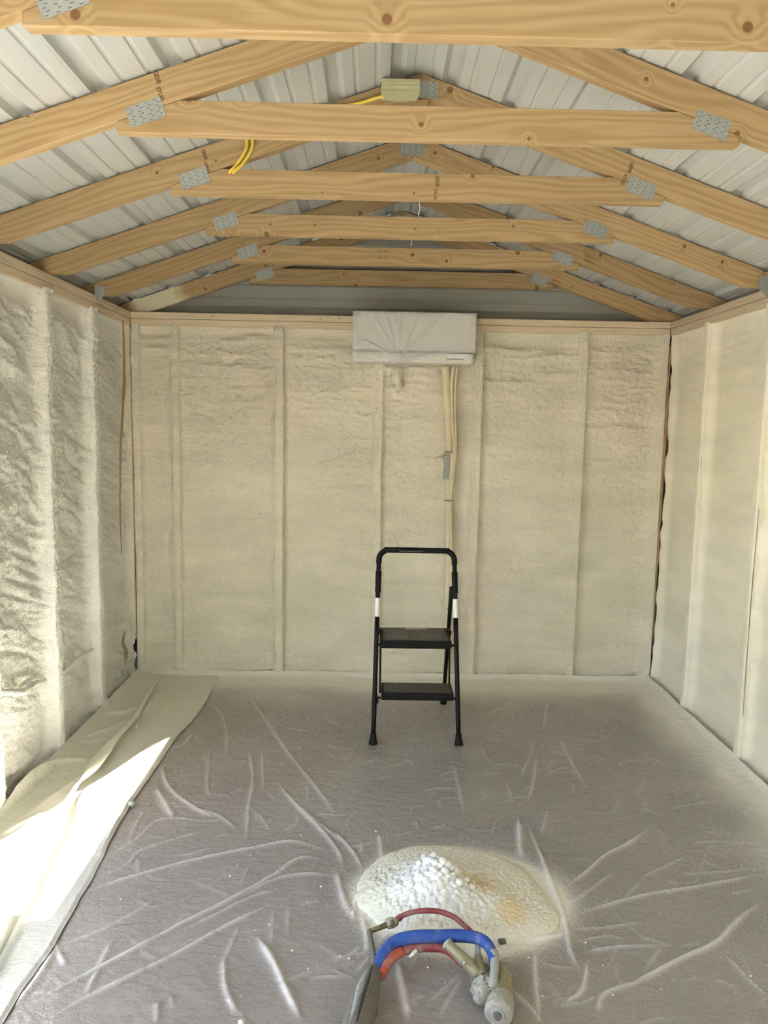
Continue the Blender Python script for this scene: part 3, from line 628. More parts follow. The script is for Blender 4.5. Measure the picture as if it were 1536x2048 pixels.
blob(wall_back, 'foam_lump', Vector((.142, 4.80, 1.93)), .022, M['foam_back'], 5, .7, (1, .7, 1.5))

# top plates (timber on top of the studs, lower part under the foam)
def plate(parent, x0, x1, y0, y1, z0, z1, along='x', mat=None):
    L_ = (x1-x0) if along == 'x' else (y1-y0)
    wd = (y1-y0) if along == 'x' else (x1-x0)
    me = box_me(0, L_, 0, wd, 0, z1-z0, .002, 1)
    if along == 'x': mw = Matrix.Translation((x0, y0, z0))
    else: mw = Matrix.Translation((x1, y0, z0)) @ Matrix.Rotation(PI/2, 4, 'Z')
    return obj('top_plate', me, mat or M['wood_plate'], parent, mw)
plate(wall_back, XL+.001, XR-.001, D-.002, D+.09, H-.042, H-.002); plate(wall_back, XL+.001, XR-.001, D+.002, D+.09, H-.085, H-.044)
for par, xa, xb in ((wall_left, XL-.09, XL+.002), (wall_right, XR-.002, XR+.09)):
    plate(par, xa, xb, YF, D+.09, H-.042, H-.002, 'y'); plate(par, xa+(.0 if xa < 0 else .004), xb-(.004 if xa < 0 else 0), YF, D+.09, H-.085, H-.044, 'y')
plate(wall_front, XL, XR, YF-.09, YF+.002, H-.085, H-.002)

# ------------------------------------------------------------------ door in the left wall (behind the left edge of the picture)
dr = tag(obj('door_1', join_me([box_me(XL-.12, XL+.005, DY0-.04, DY0, 0, DZ+.04), box_me(XL-.12, XL+.005, DY1, DY1+.04, 0, DZ+.04), box_me(XL-.12, XL+.005, DY0, DY1, DZ, DZ+.045)]), M['doorwhite']), kind='structure')
obj('door_leaf', box_me(XL-.12-.92, XL-.125, DY0-.045, DY0-.002, -.05, DZ, .003), M['doorwhite'], dr)
obj('door_leaf', box_me(XL-.12-.92, XL-.125, DY1+.002, DY1+.045, -.05, DZ, .003), M['doorwhite'], dr)
foam_bay(wall_left, 'foam_panel', 'left', DY0, DY1, 'right', 3, M['foam_left'], depth=.03, res=.04, z1=2.285).scale.z = 1.0
hp = [o for o in wall_left.children if o.name.startswith('foam_panel')][-1]
co = np.empty(len(hp.data.vertices)*3, np.float32); hp.data.vertices.foreach_get('co', co); co = co.reshape(-1, 3); co[:, 2] = DZ+.045+co[:, 2]*(2.27-DZ-.045)/2.285
hp.data.vertices.foreach_set('co', co.ravel())

# ------------------------------------------------------------------ roof
ceiling = tag(obj('ceiling', join_me([box_me(CX-1.935, CX-1.925, YF-.25, 5.05, 2.30, 2.40), box_me(CX+1.925, CX+1.935, YF-.25, 5.05, 2.30, 2.40)]), M['roof']), kind='structure')
ca = math.cos(math.atan(SL)); sa = math.sin(math.atan(SL))
majL = [.09+.23*i for i in range(9)]; majR = [.113+.2275*i for i in range(9)]
prof = []
def ev_pts(s):  # horizontal offset s from the ridge -> point on the sheet plane
    r0 = .055
    z = RZ+.006-SL*abs(s)
    if abs(s) < r0: z = RZ+.006-SL*r0 + SL*(r0*r0-s*s)/(2*r0)
    return z
def roof_strip(s0, s1, lap):
    evs = [(-m_, 'M') for m_ in majL]+[(m_, 'M') for m_ in majR]
    for L_, sg, pt in ((majL, -1, .23), (majR, 1, .2275)):
        for m_ in L_:
            for f in (1/3., 2/3.): evs.append((sg*(m_+pt*f), 'm'))
    evs += [(-.02, 'm'), (.045, 'm')]
    pts = [(s0, lap*.003)]
    for p, k in sorted(evs):
        if k == 'M' and s0-.001 <= p-.034 and p+.03 <= s1+.001: pts += [(p-.032, 0), (p-.017, .021), (p+.017, .021), (p+.032, 0)]
        elif k == 'm' and s0 < p-.012 and p+.012 < s1: pts += [(p-.009, 0), (p-.004, .004), (p+.004, .004), (p+.009, 0)]
    for q in (-.055, -.035, -.018, 0, .018, .035, .055):
        if s0 < q < s1 and all(abs(q-a[0]) > .004 for a in pts): 
            hh = np.interp(q, [a[0] for a in pts], [a[1] for a in pts]) if len(pts) > 1 else 0
            pts.append((q, float(hh)))
    pts = sorted(pts); pts.append((s1, 0))
    lo = []; hi = []
    for s, h in pts:
        z = ev_pts(s); nx = sa*(1 if s > 0 else -1) if abs(s) > .055 else sa*s/.055
        lo.append((CX+s+nx*h, z+ca*h)); hi.append((CX+s+nx*(h+.0012), z+ca*(h+.0012)))
    ring = lo+hi[::-1]; n = len(ring)
    y0, y1 = YF-.22, 5.02
    vs = [(x, y0, z) for x, z in ring]+[(x, y1, z) for x, z in ring]
    fs = [(i, n+i, n+(i+1) % n, (i+1) % n) for i in range(n)]
    return mesh(vs, fs)
for s0, s1 in ((-1.925, -1.035), (-1.045, -.118), (-.128, .768), (.758, 1.925)):
    obj('roof_panel', roof_strip(s0, s1, 0 if s0 < -1.9 else 0), M['roof'], ceiling)

for i_, sg in ((1, -1), (2, 1)):  # unseen boards added past the roof end to stop light leaking through the ribs
    vs = []
    for y_ in (5.021, 5.034):
        vs += [(CX, y_, RZ+.045), (CX+sg*1.94, y_, RZ+.045-SL*1.94), (CX+sg*1.94, y_, RZ-.11-SL*1.94), (CX, y_, RZ-.11)]
    tag(obj('light_stop_%d' % i_, mesh(vs, [(0, 1, 2, 3), (4, 7, 6, 5), (0, 4, 5, 1), (1, 5, 6, 2), (2, 6, 7, 3), (3, 7, 4, 0)]), M['siding']), kind='structure')

# ------------------------------------------------------------------ trusses
def prism(parent, name, poly, y0, y1, ang, mat, bev=.0018):
    """poly: (x, z) world points; local x runs along the grain (angle ang from +X in XZ)"""
    ox, oz = poly[0]; c, s = math.cos(ang), math.sin(ang)
    loc = [((x-ox)*c+(z-oz)*s, -(x-ox)*s+(z-oz)*c) for x, z in poly]
    n = len(loc); th = y1-y0
    bm = bmesh.new()
    a = [bm.verts.new((x, 0, z)) for x, z in loc]; b = [bm.verts.new((x, th, z)) for x, z in loc]
    bm.faces.new(a); bm.faces.new(b[::-1])
    for i in range(n): bm.faces.new((a[i], b[i], b[(i+1) % n], a[(i+1) % n]))
    bmesh.ops.recalc_face_normals(bm, faces=bm.faces)
    bmesh.ops.bevel(bm, geom=bm.edges[:], offset=bev, segments=1, affect='EDGES')
    me = bpy.data.meshes.new(name); bm.to_mesh(me); bm.free()
    mw = Matrix.Translation((ox, y0, oz)) @ Matrix.Rotation(-ang, 4, 'Y')
    return obj(name, me, mat, parent, mw)
def gusset_me(L_, W__):
    bm = bmesh.new()
    def bx(x0, x1, y0, y1, z0, z1, mi):
        r = bmesh.ops.create_cube(bm, size=1)
        for v in r['verts']: v.co = Vector((x0+(x1-x0)*(v.co.x+.5), y0+(y1-y0)*(v.co.y+.5), z0+(z1-z0)*(v.co.z+.5)))
        for f in {f for v in r['verts'] for f in v.link_faces}: f.material_index = mi
    bx(-L_/2, L_/2, -.0018, 0, -W__/2, W__/2, 0)
    rg = random.Random(3)
    for i in range(4):
        for j in range(7):
            x = -L_/2+L_*(i+.5)/4+(.004 if j % 2 else -.003); z = -W__/2+W__*(j+.6)/7.2
            bx(x-.0045, x+.0045, -.0024, -.0017, z-.0012, z+.0012, 1)
    me = bpy.data.meshes.new('gusset'); bm.to_mesh(me); bm.free(); me.materials.append(M['galv']); me.materials.append(M['slot']); return me
GM = gusset_me(.112, .060)
def gusset(parent, x, z, y, ang, back=False):
    mw = Matrix.Translation((x, y, z)) @ Matrix.Rotation(-ang, 4, 'Y')
    if back: mw = mw @ Matrix.Rotation(PI, 4, 'Z')
    return obj('gusset_plate', GM, None, parent, mw)
def text_me(body, size):
    cu = bpy.data.curves.new('t', 'FONT'); cu.body = body; cu.size = size; cu.align_x = 'CENTER'; cu.align_y = 'CENTER'; cu.extrude = .0002; cu.offset = size*.03
    cu.resolution_u = 2
    o = bpy.data.objects.new('t', cu); link(o)
    me = bpy.data.meshes.new_from_object(o.evaluated_get(bpy.context.evaluated_depsgraph_get()))
    bpy.data.objects.remove(o); me.name = 'print'
    return me
def stamp(parent, body, size, x, z, y, ang, mat='ink', nm='grade_stamp'):
    me = text_me(body, size)
    me.materials.clear(); me.materials.append(M[mat])
    mw = Matrix.Translation((x, y-.0006, z)) @ Matrix.Rotation(-ang, 4, 'Y') @ Matrix.Rotation(PI/2, 4, 'X')
    return obj(nm, me, None, parent, mw)
tl = ['nearest roof truss, its wide bare tie crossing the top edge of the photo',
      'pine roof truss second from the viewer, both ends of its tie in view',
      'pine roof truss carrying the yellow cable and the papered box, third from the viewer',
      'pine roof truss fourth from the viewer, its left heel crusted with foam',
      'pine roof truss fifth from the viewer, its tie printed with two rows of black stamps',
      'rearmost roof truss standing on the back wall against the grey gable']
TH = .040
trusses = []
th = math.atan(SL)
for k in range(6):
    y0 = TY(k); y1 = y0+TH
    tr = thing('roof_truss', tl[k], 'roof truss', (CX, y0+TH/2, H), 'timber trusses under the roof')
    trusses.append(tr)
    hw = 1.815
    for sg in (-1, 1):
        tz = RZ-SL*hw; bx_ = (RZ-BD-H)/SL      # offset where the lower edge meets plate height
        poly = [(CX+sg*hw, H), (CX+sg*hw, tz), (CX, RZ), (CX, RZ-BD), (CX+sg*bx_, H)]
        mt = M['wood']
        if sg < 0 and k == 3: mt = M['wood_spray3']
        if sg < 0 and k == 5: mt = M['wood_spray5']
        a = th if sg < 0 else -th
        if sg > 0: a = -th+PI
        prism(tr, 'rafter', poly, y0, y1, a, mt)
    # collar tie: ends cut along the rafters
    zb = 2.547; zt = zb+.098; hx = .959
    zs_ = RZ-BD-SL*hx-.0015
    xt = (RZ-BD-zt)/SL
    poly = [(CX-hx, zb), (CX-hx, max(zb+.012, zs_)), (CX-xt, zt-.0015), (CX+xt, zt-.0015), (CX+hx, max(zb+.012, zs_)), (CX+hx, zb)]
    prism(tr, 'collar_tie', poly, y0, y1, 0, M['wood'])
    for sg in (-1, 1):
        xo = .868; gx_ = CX+sg*xo; gz_ = RZ-BD-SL*xo-.004
        gusset(tr, gx_, gz_, y0-.0002, -sg*th); gusset(tr, gx_, gz_, y1+.0002, -sg*th, True)
    rx_ = CX if k != 2 else CX+.01
    gusset(tr, rx_, RZ-.062, y0-.0002, 0); gusset(tr, rx_, RZ-.062, y1+.0002, 0, True)
# ink stamps on the timber
def st(k, body, size, px, py, ang):
    p_ = at(px, py, 1, TY(k)); stamp(trusses[k], body, size, p_.x, p_.z, TY(k)-.0002, ang)
def stack(k, px, py, ang, size=.020, gap=1.0, rot=0):
    p_ = at(px, py, 1, TY(k)); d_ = Vector((math.cos(ang), 0, math.sin(ang)))
    stamp(trusses[k], 'GDR', size, p_.x-d_.x*size*1.2, p_.z-d_.z*size*1.2, TY(k)-.0002, ang)
    q_ = Vector((math.cos(ang+PI/2), 0, math.sin(ang+PI/2)))*size*.35
    stamp(trusses[k], 'STUD', size*.85, p_.x+d_.x*size*1.25-q_.x, p_.z+d_.z*size*1.25-q_.z, TY(k)-.0002, ang)
stack(1, 319, 170, th-PI/2); stack(2, 413, 322, th-PI/2); stack(2, 1256, 348, PI/2-th+PI, .021); stack(2, 874, 376, -PI/2, .020)
for px, py in ((766, 503), (766, 516), (1180, 515), (1112, 562)):
    k = 4 if px < 1190 and py < 520 else 5
    a_ = 0 if px == 766 else -th
    p_ = at(px, py, 1, TY(k)); stamp(trusses[k], 'GDR STUD', .013, p_.x, p_.z, TY(k)-.0002, a_)
    if a_: stamp(trusses[k], 'GDR STUD', .013, p_.x-.006, p_.z-.022, TY(k)-.0002, a_)
# hurricane ties
def hurricane(px, py, k, label, sg):
    p_ = at(px, py, 1, TY(k)-.01)
    x = XL+.022 if sg < 0 else XR-.022
    o = mesh([(x-.028, 0, .045), (x+.028, 0, .040), (x+.026, 0, -.002), (x-.012*sg*-1, 0, -.055), (x-.030, 0, -.012)], [(0, 4, 3, 2, 1)])
    ob = obj('hurricane_tie', o, M['galv'], None, Matrix.Translation((0, TY(k)-.006, H+.008)))
    s_ = ob.modifiers.new('s', 'SOLIDIFY'); s_.thickness = .003; s_.offset = 0
    tag(ob, label, 'metal bracket', None)
hurricane(197, 590, 4, 'small galvanised bracket at the left heel of the fifth truss', -1)
hurricane(1525, 585, 3, 'small galvanised bracket at the right heel of the fourth truss, at the photo edge', 1)

# ------------------------------------------------------------------ papered box at the ridge and yellow cable
bxt = thing('ceiling_light_box', 'small box wrapped in pale masking paper below the ridge', 'light fixture', (.07, TY(2)-.03, 2.88))
bx0, bx1 = .000, .146
me = box_me(bx0, bx1, TY(2)-.060, TY(2)-.004, 2.905, 2.962, .004)
obj('box', me, M['paper'], bxt)
vs = [(bx0-.002, TY(2)-.062, 2.915), (bx1-.003, TY(2)-.062, 2.915), (bx1-.014, TY(2)-.066, 2.880), (.075, TY(2)-.070, 2.874), (bx0+.012, TY(2)-.068, 2.878)]
fl_ = obj('paper_flap', mesh(vs, [(0, 1, 2, 3, 4)]), M['paper'], bxt); s_ = fl_.modifiers.new('s', 'SOLIDIFY'); s_.thickness = .002
fl2 = obj('paper_flap', mesh([(bx0-.001, TY(2)-.06, 2.95), (bx0-.012, TY(2)-.062, 2.955), (bx0+.012, TY(2)-.063, 2.938)], [(0, 1, 2)]), M['paper'], bxt); s_ = fl2.modifiers.new('s', 'SOLIDIFY'); s_.thickness = .002
obj('batten', box_me(.12, .175, TY(2)-.045, TY(2)-.003, 2.862, 2.894, .002), M['wood'], bxt)
for i in range(3): obj('tape_fold', box_me(bx0+.006, bx1-.006, TY(2)-.0625, TY(2)-.0605, 2.917+i*.015, 2.920+i*.015), M['paper'], bxt)
cbl = thing('electrical_cable', 'yellow electrical cable looped over the left rafter of the third truss', 'cable', (-.52, TY(2), 2.64))
yy = TY(2)-.009
for dx in (0, .016):
    pts = [(-.62+dx, TY(2)+.06, 2.70), (-.60+dx, TY(2)+.05, RZ-BD-SL*.745-.012), (-.575+dx, yy-.004, 2.632), at(472+dx*700, 330, 1, yy), at(489+dx*700, 305, 1, yy), at(494+dx*700, 285, 1, yy), at(487+dx*700, 262, 1, yy), at(476+dx*800, 245, 1, yy), at(500+dx*500, 232, 1, yy)]
    obj('strand', tube_me(pts, .0062, 8), M['yellow'], cbl)
obj('strand', tube_me([at(500, 232, 1, yy), at(560, 222, 1, yy), at(620, 215, 1, yy), at(680, 212, 1, yy), at(720, 206, 1, yy), at(745, 198, 1, yy-.01), at(768, 192, 1, yy-.03)], .0062, 8), M['yellow'], cbl)
for (a, b, c, k, lb_) in ((838, 402, 428, 3, 'thin whitish strand hanging from the middle of the fourth truss tie'), (822, 476, 492, 4, 'thin whitish strand hanging from the middle of the fifth truss tie')):
    if k == 3: p0_, p1_ = at(a, b, 1, TY(2)+.03), at(a-1, c+2, 1, TY(2)+.03)
    else: p0_, p1_ = at(a, b, 1, TY(3)+.03), at(a, c, 1, TY(3)+.03)
    p0_.z = 2.549
    me = tube_me([p0_, p0_.lerp(p1_, .5)+Vector((.004, 0, 0)), p1_], [.002, .0018, .0032], 6)
    tag(obj('hanging_strand', me, M['foam_back']), lb_.replace('fourth', 'third' if k == 3 else 'fourth').replace('fifth', 'fourth'), 'strand')

# ------------------------------------------------------------------ air conditioner with its film
AX0, AX1, AZ0, AZ1, AYF = -.146, .594, 2.052, 2.348, 4.565
ac = thing('air_conditioner', 'white wall-mounted air conditioner above the step stool', 'air conditioner', ((AX0+AX1)/2, 4.70, AZ0))
def rounded_slab(x0, x1, z0, z1, y0, y1, r, seg=5, zr=None):
    """box with rounded corners seen from the front and softened front edges"""
    bm = bmesh.new(); pts = []
    for cx_, cz_, a0 in ((x1-r, z1-r, 0), (x0+r, z1-r, PI/2), (x0+r, z0+r, PI), (x1-r, z0+r, 1.5*PI)):
        for i in range(seg+1):
            a = a0+PI/2*i/seg; pts.append((cx_+r*math.cos(a), cz_+r*math.sin(a)))
    cx_, cz_ = (x0+x1)/2, (z0+z1)/2; rings = []
    for ins, y in ((0, y1), (0, y0+.014), (.003, y0+.005), (.010, y0)):
        fx, fz = 1-ins*2/(x1-x0), 1-ins*2/(z1-z0)
        rings.append([bm.verts.new((cx_+(x-cx_)*fx, y, cz_+(z-cz_)*fz)) for x, z in pts])
    n = len(pts)
    for a, b in zip(rings, rings[1:]):
        for i in range(n): bm.faces.new((a[i], b[i], b[(i+1) % n], a[(i+1) % n]))
    bm.faces.new(rings[0]); bm.faces.new(rings[-1][::-1]); bmesh.ops.recalc_face_normals(bm, faces=bm.faces)
    me = bpy.data.meshes.new('slab'); bm.to_mesh(me); bm.free()
    return me
obj('body', rounded_slab(AX0+.004, AX1-.004, AZ0+.002, AZ1-.003, AYF+.03, D+.0, .02), M['ac'], ac)
obj('front_panel', rounded_slab(AX0, AX1, AZ0+.068, AZ1, AYF, AYF+.05, .016), M['ac'], ac)
obj('air_flap', rounded_slab(AX0+.002, AX1-.012, AZ0, AZ0+.063, AYF+.006, AYF+.05, .014), M['ac'], ac)
obj('panel_seam', box_me(AX0+.01, AX1-.012, AYF+.010, AYF+.045, AZ0+.061, AZ0+.070), M['acdark'], ac)
obj('vent_slot', box_me(AX0+.045, AX0+.135, AYF+.001, AYF+.01, AZ0+.0635, AZ0+.0685), M['acdark'], ac)
obj('display', box_me(AX1-.17, AX1-.045, AYF+.003, AYF+.008, AZ0+.026, AZ0+.056, .002), M['white'], ac)
obj('display_edge', box_me(AX1-.172, AX1-.07, AYF+.0022, AYF+.007, AZ0+.022, AZ0+.0255), M['acdark'], ac)
obj('nameplate', box_me(AX0+.085, AX0+.125, AYF-.0006, AYF+.004, AZ0+.108, AZ0+.113), M['greyprint'], ac)
# film
xs_ = np.linspace(AX0-.003, AX1+.003, 200); zs_ = np.linspace(0, 1, 110)
Xf, Tf = np.meshgrid(xs_, zs_, indexing='ij')
gxc, gzc = .135, AZ0+.012
bot = AZ0+.035-.05*np.exp(-((Xf-.135)/.12)**2)+.01*fbm(Xf*9, Xf*0, 3, 2)+.03*sstep(.25, .5, Xf)
bot = np.where(Xf < -.05, bot-.02, bot)
Zf = bot+(AZ1+.001-bot)*Tf
angf = np.arctan2(Zf-gzc, Xf-gxc); rf_ = np.hypot(Xf-gxc, Zf-gzc)
fold = np.abs(vn(angf*5.5+7, rf_*2.0, 41)*2-1)
Yf = AYF-.004-.012*(1-fold)**5*np.exp(-((rf_-.12)/.22)**2)-.003*np.abs(fbm(Xf*14, Zf*14, 6, 3))-.016*np.exp(-(rf_/.055)**2)
Yf += .010*(1-sstep(0, .05, np.minimum(Xf-AX0, AX1-Xf)+.012))
me = grid(np.stack([Xf, Yf, Zf], -1))
mt, t, p = newmat('clear_plastic_film')
p.inputs['Base Color'].default_value = (.80, .78, .78, 1); p.inputs['Roughness'].default_value = .18; p.inputs['Alpha'].default_value = .38
p.inputs['Specular IOR Level'].default_value = .7
tcn = N(t, 'ShaderNodeTexCoord'); nn = N(t, 'ShaderNodeTexNoise'); nn.inputs['Scale'].default_value = 28; nn.inputs['Detail'].default_value = 6; nn.inputs['Distortion'].default_value = 1.5
t.links.new(tcn.outputs['Object'], nn.inputs[0]); bb = N(t, 'ShaderNodeBump'); bb.inputs['Strength'].default_value = .5; bb.inputs['Distance'].default_value = .006
t.links.new(nn.outputs[0], bb.inputs['Height']); t.links.new(bb.outputs[0], p.inputs['Normal'])
M['clear'] = mt
tag(obj('plastic_film', me, M['clear']), 'clear crinkled plastic film taped over the front of the air conditioner', 'plastic film')

# pipes below it
ls = thing('pipe_bundle', 'foam-coated pipe and cables running down the back wall below the air conditioner', 'pipe', (.46, 4.77, .07))
def pw(L_, y): return [at(a, b, 1, y) for a, b in L_]
M['pipe'] = foam_mat('coated_pipe', (.66, .58, .40), (.72, .64, .46), (.72, .63, .45), bs=.25)
obj('insulated_pipe', tube_me(pw([(890, 733), (893, 780), (896, 850), (898, 910), (896, 990), (896, 1090), (895, 1190), (894, 1260), (893, 1335), (889, 1350)], 4.785), [.026, .026, .025, .022, .021, .021, .021, .021, .020, .010], 14), M['pipe'], ls)
obj('pipe_wrap', tube_me(pw([(895, 908), (895, 930), (893, 958)], 4.782), .0235, 14), M['dustlight'], ls)
obj('cable', tube_me(pw([(907, 733), (903, 775), (905, 850), (908, 890), (904, 930), (901, 990), (902, 1090), (902, 1200), (899, 1330)], 4.775), .0115, 10), M['pipe'], ls)
obj('cable', tube_me(pw([(915, 733), (910, 780), (911, 850), (912, 890), (908, 940), (901, 1010), (903, 1100), (905, 1250)], 4.768), .0068, 8), M['pipe'], ls)
for y_, h_ in ((904, .005), (1001, .004), (1216, .004)):
    p_ = at(897, y_, 1, 4.768)
    obj('cable_tie', box_me(p_.x-.026, p_.x+.030, 4.750, 4.790, p_.z-.003, p_.z+.003, .001), M['greyprint'] if y_ < 1100 else M['pipe'], ls)
    obj('tie_head', box_me(p_.x-.010, p_.x+.002, 4.742, 4.752, p_.z-.006, p_.z+.006, .001), M['darkgap'], ls)
p_ = at(880, 918, 1, 4.78); blob(ls, 'foam_dab', Vector((p_.x, 4.783, p_.z)), .019, M['foam_back'], 2, .3)

# ------------------------------------------------------------------ step stool
stl = thing('step_stool', 'black two-step folding stool with tall hoop handle near the back wall', 'step stool', (.24, 3.95, .002))
def leg_pt(sg, z):      # centre line of the hoop frame
    f = z/1.0; y = 3.745+.255*f
    x = (.0125+.0155*min(1, f/.9)) if sg < 0 else (.4645-.0245*min(1, f/.9))
    return Vector((x, y, z))
r_ = .0125
for sg in (-1, 1):
    obj('front_leg', tube_me([leg_pt(sg, .03), leg_pt(sg, .4), leg_pt(sg, .62)], r_, 14, 4), M['black'], stl)
    obj('foot', tube_me([leg_pt(sg, .0045), leg_pt(sg, .012), leg_pt(sg, .035), leg_pt(sg, .062)], [.0235, .0225, .018, .0145], 14, 3), M['blackplastic'], stl)
    obj('white_label', tube_me([leg_pt(sg, .648), leg_pt(sg, .745)], .0135, 14, 2, cap=False), M['white'], stl)
    q0, q1 = leg_pt(sg, .80), Vector((.028+.006 if sg < 0 else .432, 4.33, .03))
    q0 = q0+Vector((-.002 if sg < 0 else -.016, .022, 0))
    q1 = Vector((.022 if sg < 0 else .437, 4.34, .03))
    obj('rear_leg', tube_me([q0, q0.lerp(q1, .5), q1], .0115, 12, 3), M['black'], stl)
    obj('foot', tube_me([q1+Vector((0, .004, -.0265)), q1+Vector((0, .002, -.015)), q1+Vector((0, -.006, .025))], [.021, .020, .013], 12, 3), M['blackplastic'], stl)
    for z_ in (.505, .235):
        L_ = leg_pt(sg, z_); obj('pin', tube_me([L_, L_+Vector((-sg*.032, 0, 0))], .006, 10, 2), M['black'], stl)
    # side link bar between the steps
    xa = .046 if sg < 0 else .430
    obj('link_bar', tube_me([Vector((xa, 4.03, .53)), Vector((xa, 3.99, .30)), Vector((xa, 3.97, .20))], .0055, 8, 3), M['black'], stl)
    obj('bracket', box_me(xa-.012, xa+.004, 4.03, 4.09, .515, .54, .002) if sg < 0 else box_me(xa-.03, xa+.01, 4.03, 4.09, .515, .54, .002), M['black'], stl)
    obj('collar', tube_me([leg_pt(sg, .775), leg_pt(sg, .81), leg_pt(sg, .885)], [.0165, .0155, .0165], 14, 3), M['blackplastic'], stl)
# hoop
hp_ = []
zt_ = 1.0
A0, B0 = leg_pt(-1, .62), leg_pt(1, .62)
hl = [leg_pt(-1, z) for z in (.62, .75, .86, .92)]; hrr = [leg_pt(1, z) for z in (.92, .86, .75, .62)]
def corner(a, sgx):
    out = []
    c = Vector((a.x+sgx*.055, 0, .942))
    for i in range(1, 7):
        an = PI/2*i/6; z = .942+.055*math.sin(an); x = c.x-sgx*.055*math.cos(an); out.append(Vector((x, 3.745+.255*z, z)))
    return out
hoop = hl+corner(hl[-1], 1)+corner(hrr[0], -1)[::-1]+hrr
obj('hoop_handle', tube_me(hoop, .0125, 14, 3), M['black'], stl)
g_ = [leg_pt(-1, .925)]+corner(hl[-1], 1)
obj('hand_grip', tube_me(g_+corner(hrr[0], -1)[::-1]+[leg_pt(1, .925)], .0155, 14, 3), M['blackplastic'], stl)
yt = 3.745+.255*.997
for a_, b_ in (((.142, .975+.0145), (.262, .9755+.0145)),): 
    obj('grip_label', join_me([box_me(.140, .264, yt-.0175, yt-.0145, .9935, .9950), box_me(.140, .1415, yt-.0175, yt-.0145, .9935, 1.005), box_me(.2625, .264, yt-.0175, yt-.0145, .9935, 1.005)]), M['greyprint'], stl)
def step(y0, y1, zt, x0, x1, h, mat2=True):
    o = obj('step', box_me(x0, x1, y0, y1, zt-h, zt, .008, 3), M['blackplastic'], stl)
    obj('tread_mat', box_me(x0+.014, x1-.014, y0+.012, y1-.012, zt-.002, zt+.0025, .002, 2), M['mat'], o)
    return o
up = step(3.845, 4.12, .533, .044, .424, .042)
lo = step(3.815, 3.99, .256, .052, .440, .040)
for i, (x0, x1, y0, y1) in enumerate([(.085, .185, 3.90, 3.905), (.085, .185, 4.02, 4.025), (.085, .087, 3.90, 4.02), (.183, .186, 3.90, 4.02), (.095, .175, 3.93, 3.936), (.10, .17, 3.95, 3.953), (.095, .15, 3.975, 3.982), (.12, .178, 3.995, 4.000), (.275, .277, 3.90, 4.03), (.285, .375, 3.93, 3.934), (.29, .36, 3.95, 3.956), (.285, .38, 3.99, 3.994), (.235, .262, 4.02, 4.03), (.236, .240, 3.97, 4.02), (.255, .268, 3.97, 3.975)]):
    obj('printed_mark', box_me(x0, x1, y0, y1, .5353, .5358), M['greyprint'], up)
me = text_me('PLATFORM', .024); me.materials.clear(); me.materials.append(M['white'])
obj('printed_words', me, None, up, Matrix.Translation((.245, 4.08, .5362)) @ Matrix.Rotation(PI, 4, 'Z'))
rs = random.Random(2)
cr_v, cr_f = [], []
def tiny(vs, fs, c, r):
    b = len(vs); 
    for d in ((1, 0, 0), (-.5, .87, 0), (-.5, -.87, 0), (0, 0, 1.0), (0, 0, -.6)): vs.append((c[0]+d[0]*r, c[1]+d[1]*r, c[2]+d[2]*r))
    for f in ((0, 1, 3), (1, 2, 3), (2, 0, 3), (1, 0, 4), (2, 1, 4), (0, 2, 4)): fs.append(tuple(b+i for i in f))
for i in range(60): tiny(cr_v, cr_f, (rs.gauss(.11, .05) if i < 35 else rs.uniform(.07, .42), rs.uniform(3.83, 3.975), .2595), rs.uniform(.0008, .0022))
M['crumb'] = plain('foam_crumb', (.80, .77, .64), .6)
o = obj('foam_crumbs', mesh([v for v in cr_v if True], cr_f), M['crumb'], lo); o['kind'] = 'stuff'

# ------------------------------------------------------------------ pile of foam
nx_, ny_ = 230, 190
gxx, gyy = np.meshgrid(np.linspace(-.46, .50, nx_), np.linspace(-.36, .36, ny_), indexing='ij')
# outline from the photograph, as polar radius around the pile centre
outl = [(712,1790),(722,1752),(760,1712),(810,1694),(870,1690),(940,1697),(1000,1712),(1045,1735),(1072,1765),(1090,1790),(1118,1830),(1112,1858),(1050,1880),(1000,1886),(930,1890),(860,1885),(800,1866),(745,1835),(718,1810)]
oc = Vector((PILE[0], PILE[1], 0)); oa, orr = [], []
for a, b in outl:
    v = at(a, b, 2, .01)-oc; oa.append(math.atan2(v.y, v.x)); orr.append(math.hypot(v.x, v.y))
order = np.argsort(oa); oa = np.array(oa)[order]; orr = np.array(orr)[order]
oa3 = np.concatenate([oa-2*PI, oa, oa+2*PI]); or3 = np.concatenate([orr]*3)
an = np.arctan2(gyy, gxx); rad = np.hypot(gxx, gyy); Rm = np.interp(an, oa3, or3)*(1+.04*fbm(np.cos(an)*6+9, np.sin(an)*6+9, 5, 3))
q = rad/Rm
base = .024*np.clip(1-q**2.5, 0, 1)**.5+.016*np.clip(1-q, 0, 1)
wx, wy = gxx+PILE[0], gyy+PILE[1]
def bump2(cx_, cy_, sx_, sy_): return np.exp(-(((wx-cx_)/sx_)**2+((wy-cy_)/sy_)**2))
pk = at(868, 1722, 2, .10); 
mound = .055*bump2(pk.x, pk.y-.0, .065, .07)+.045*bump2(pk.x+.01, pk.y-.13, .14, .10)+.02*bump2(pk.x+.24, pk.y-.18, .06, .06)+.02*bump2(pk.x-.12, pk.y-.1, .12, .09)
mound -= .022*bump2(pk.x+.14, pk.y-.04, .06, .06)
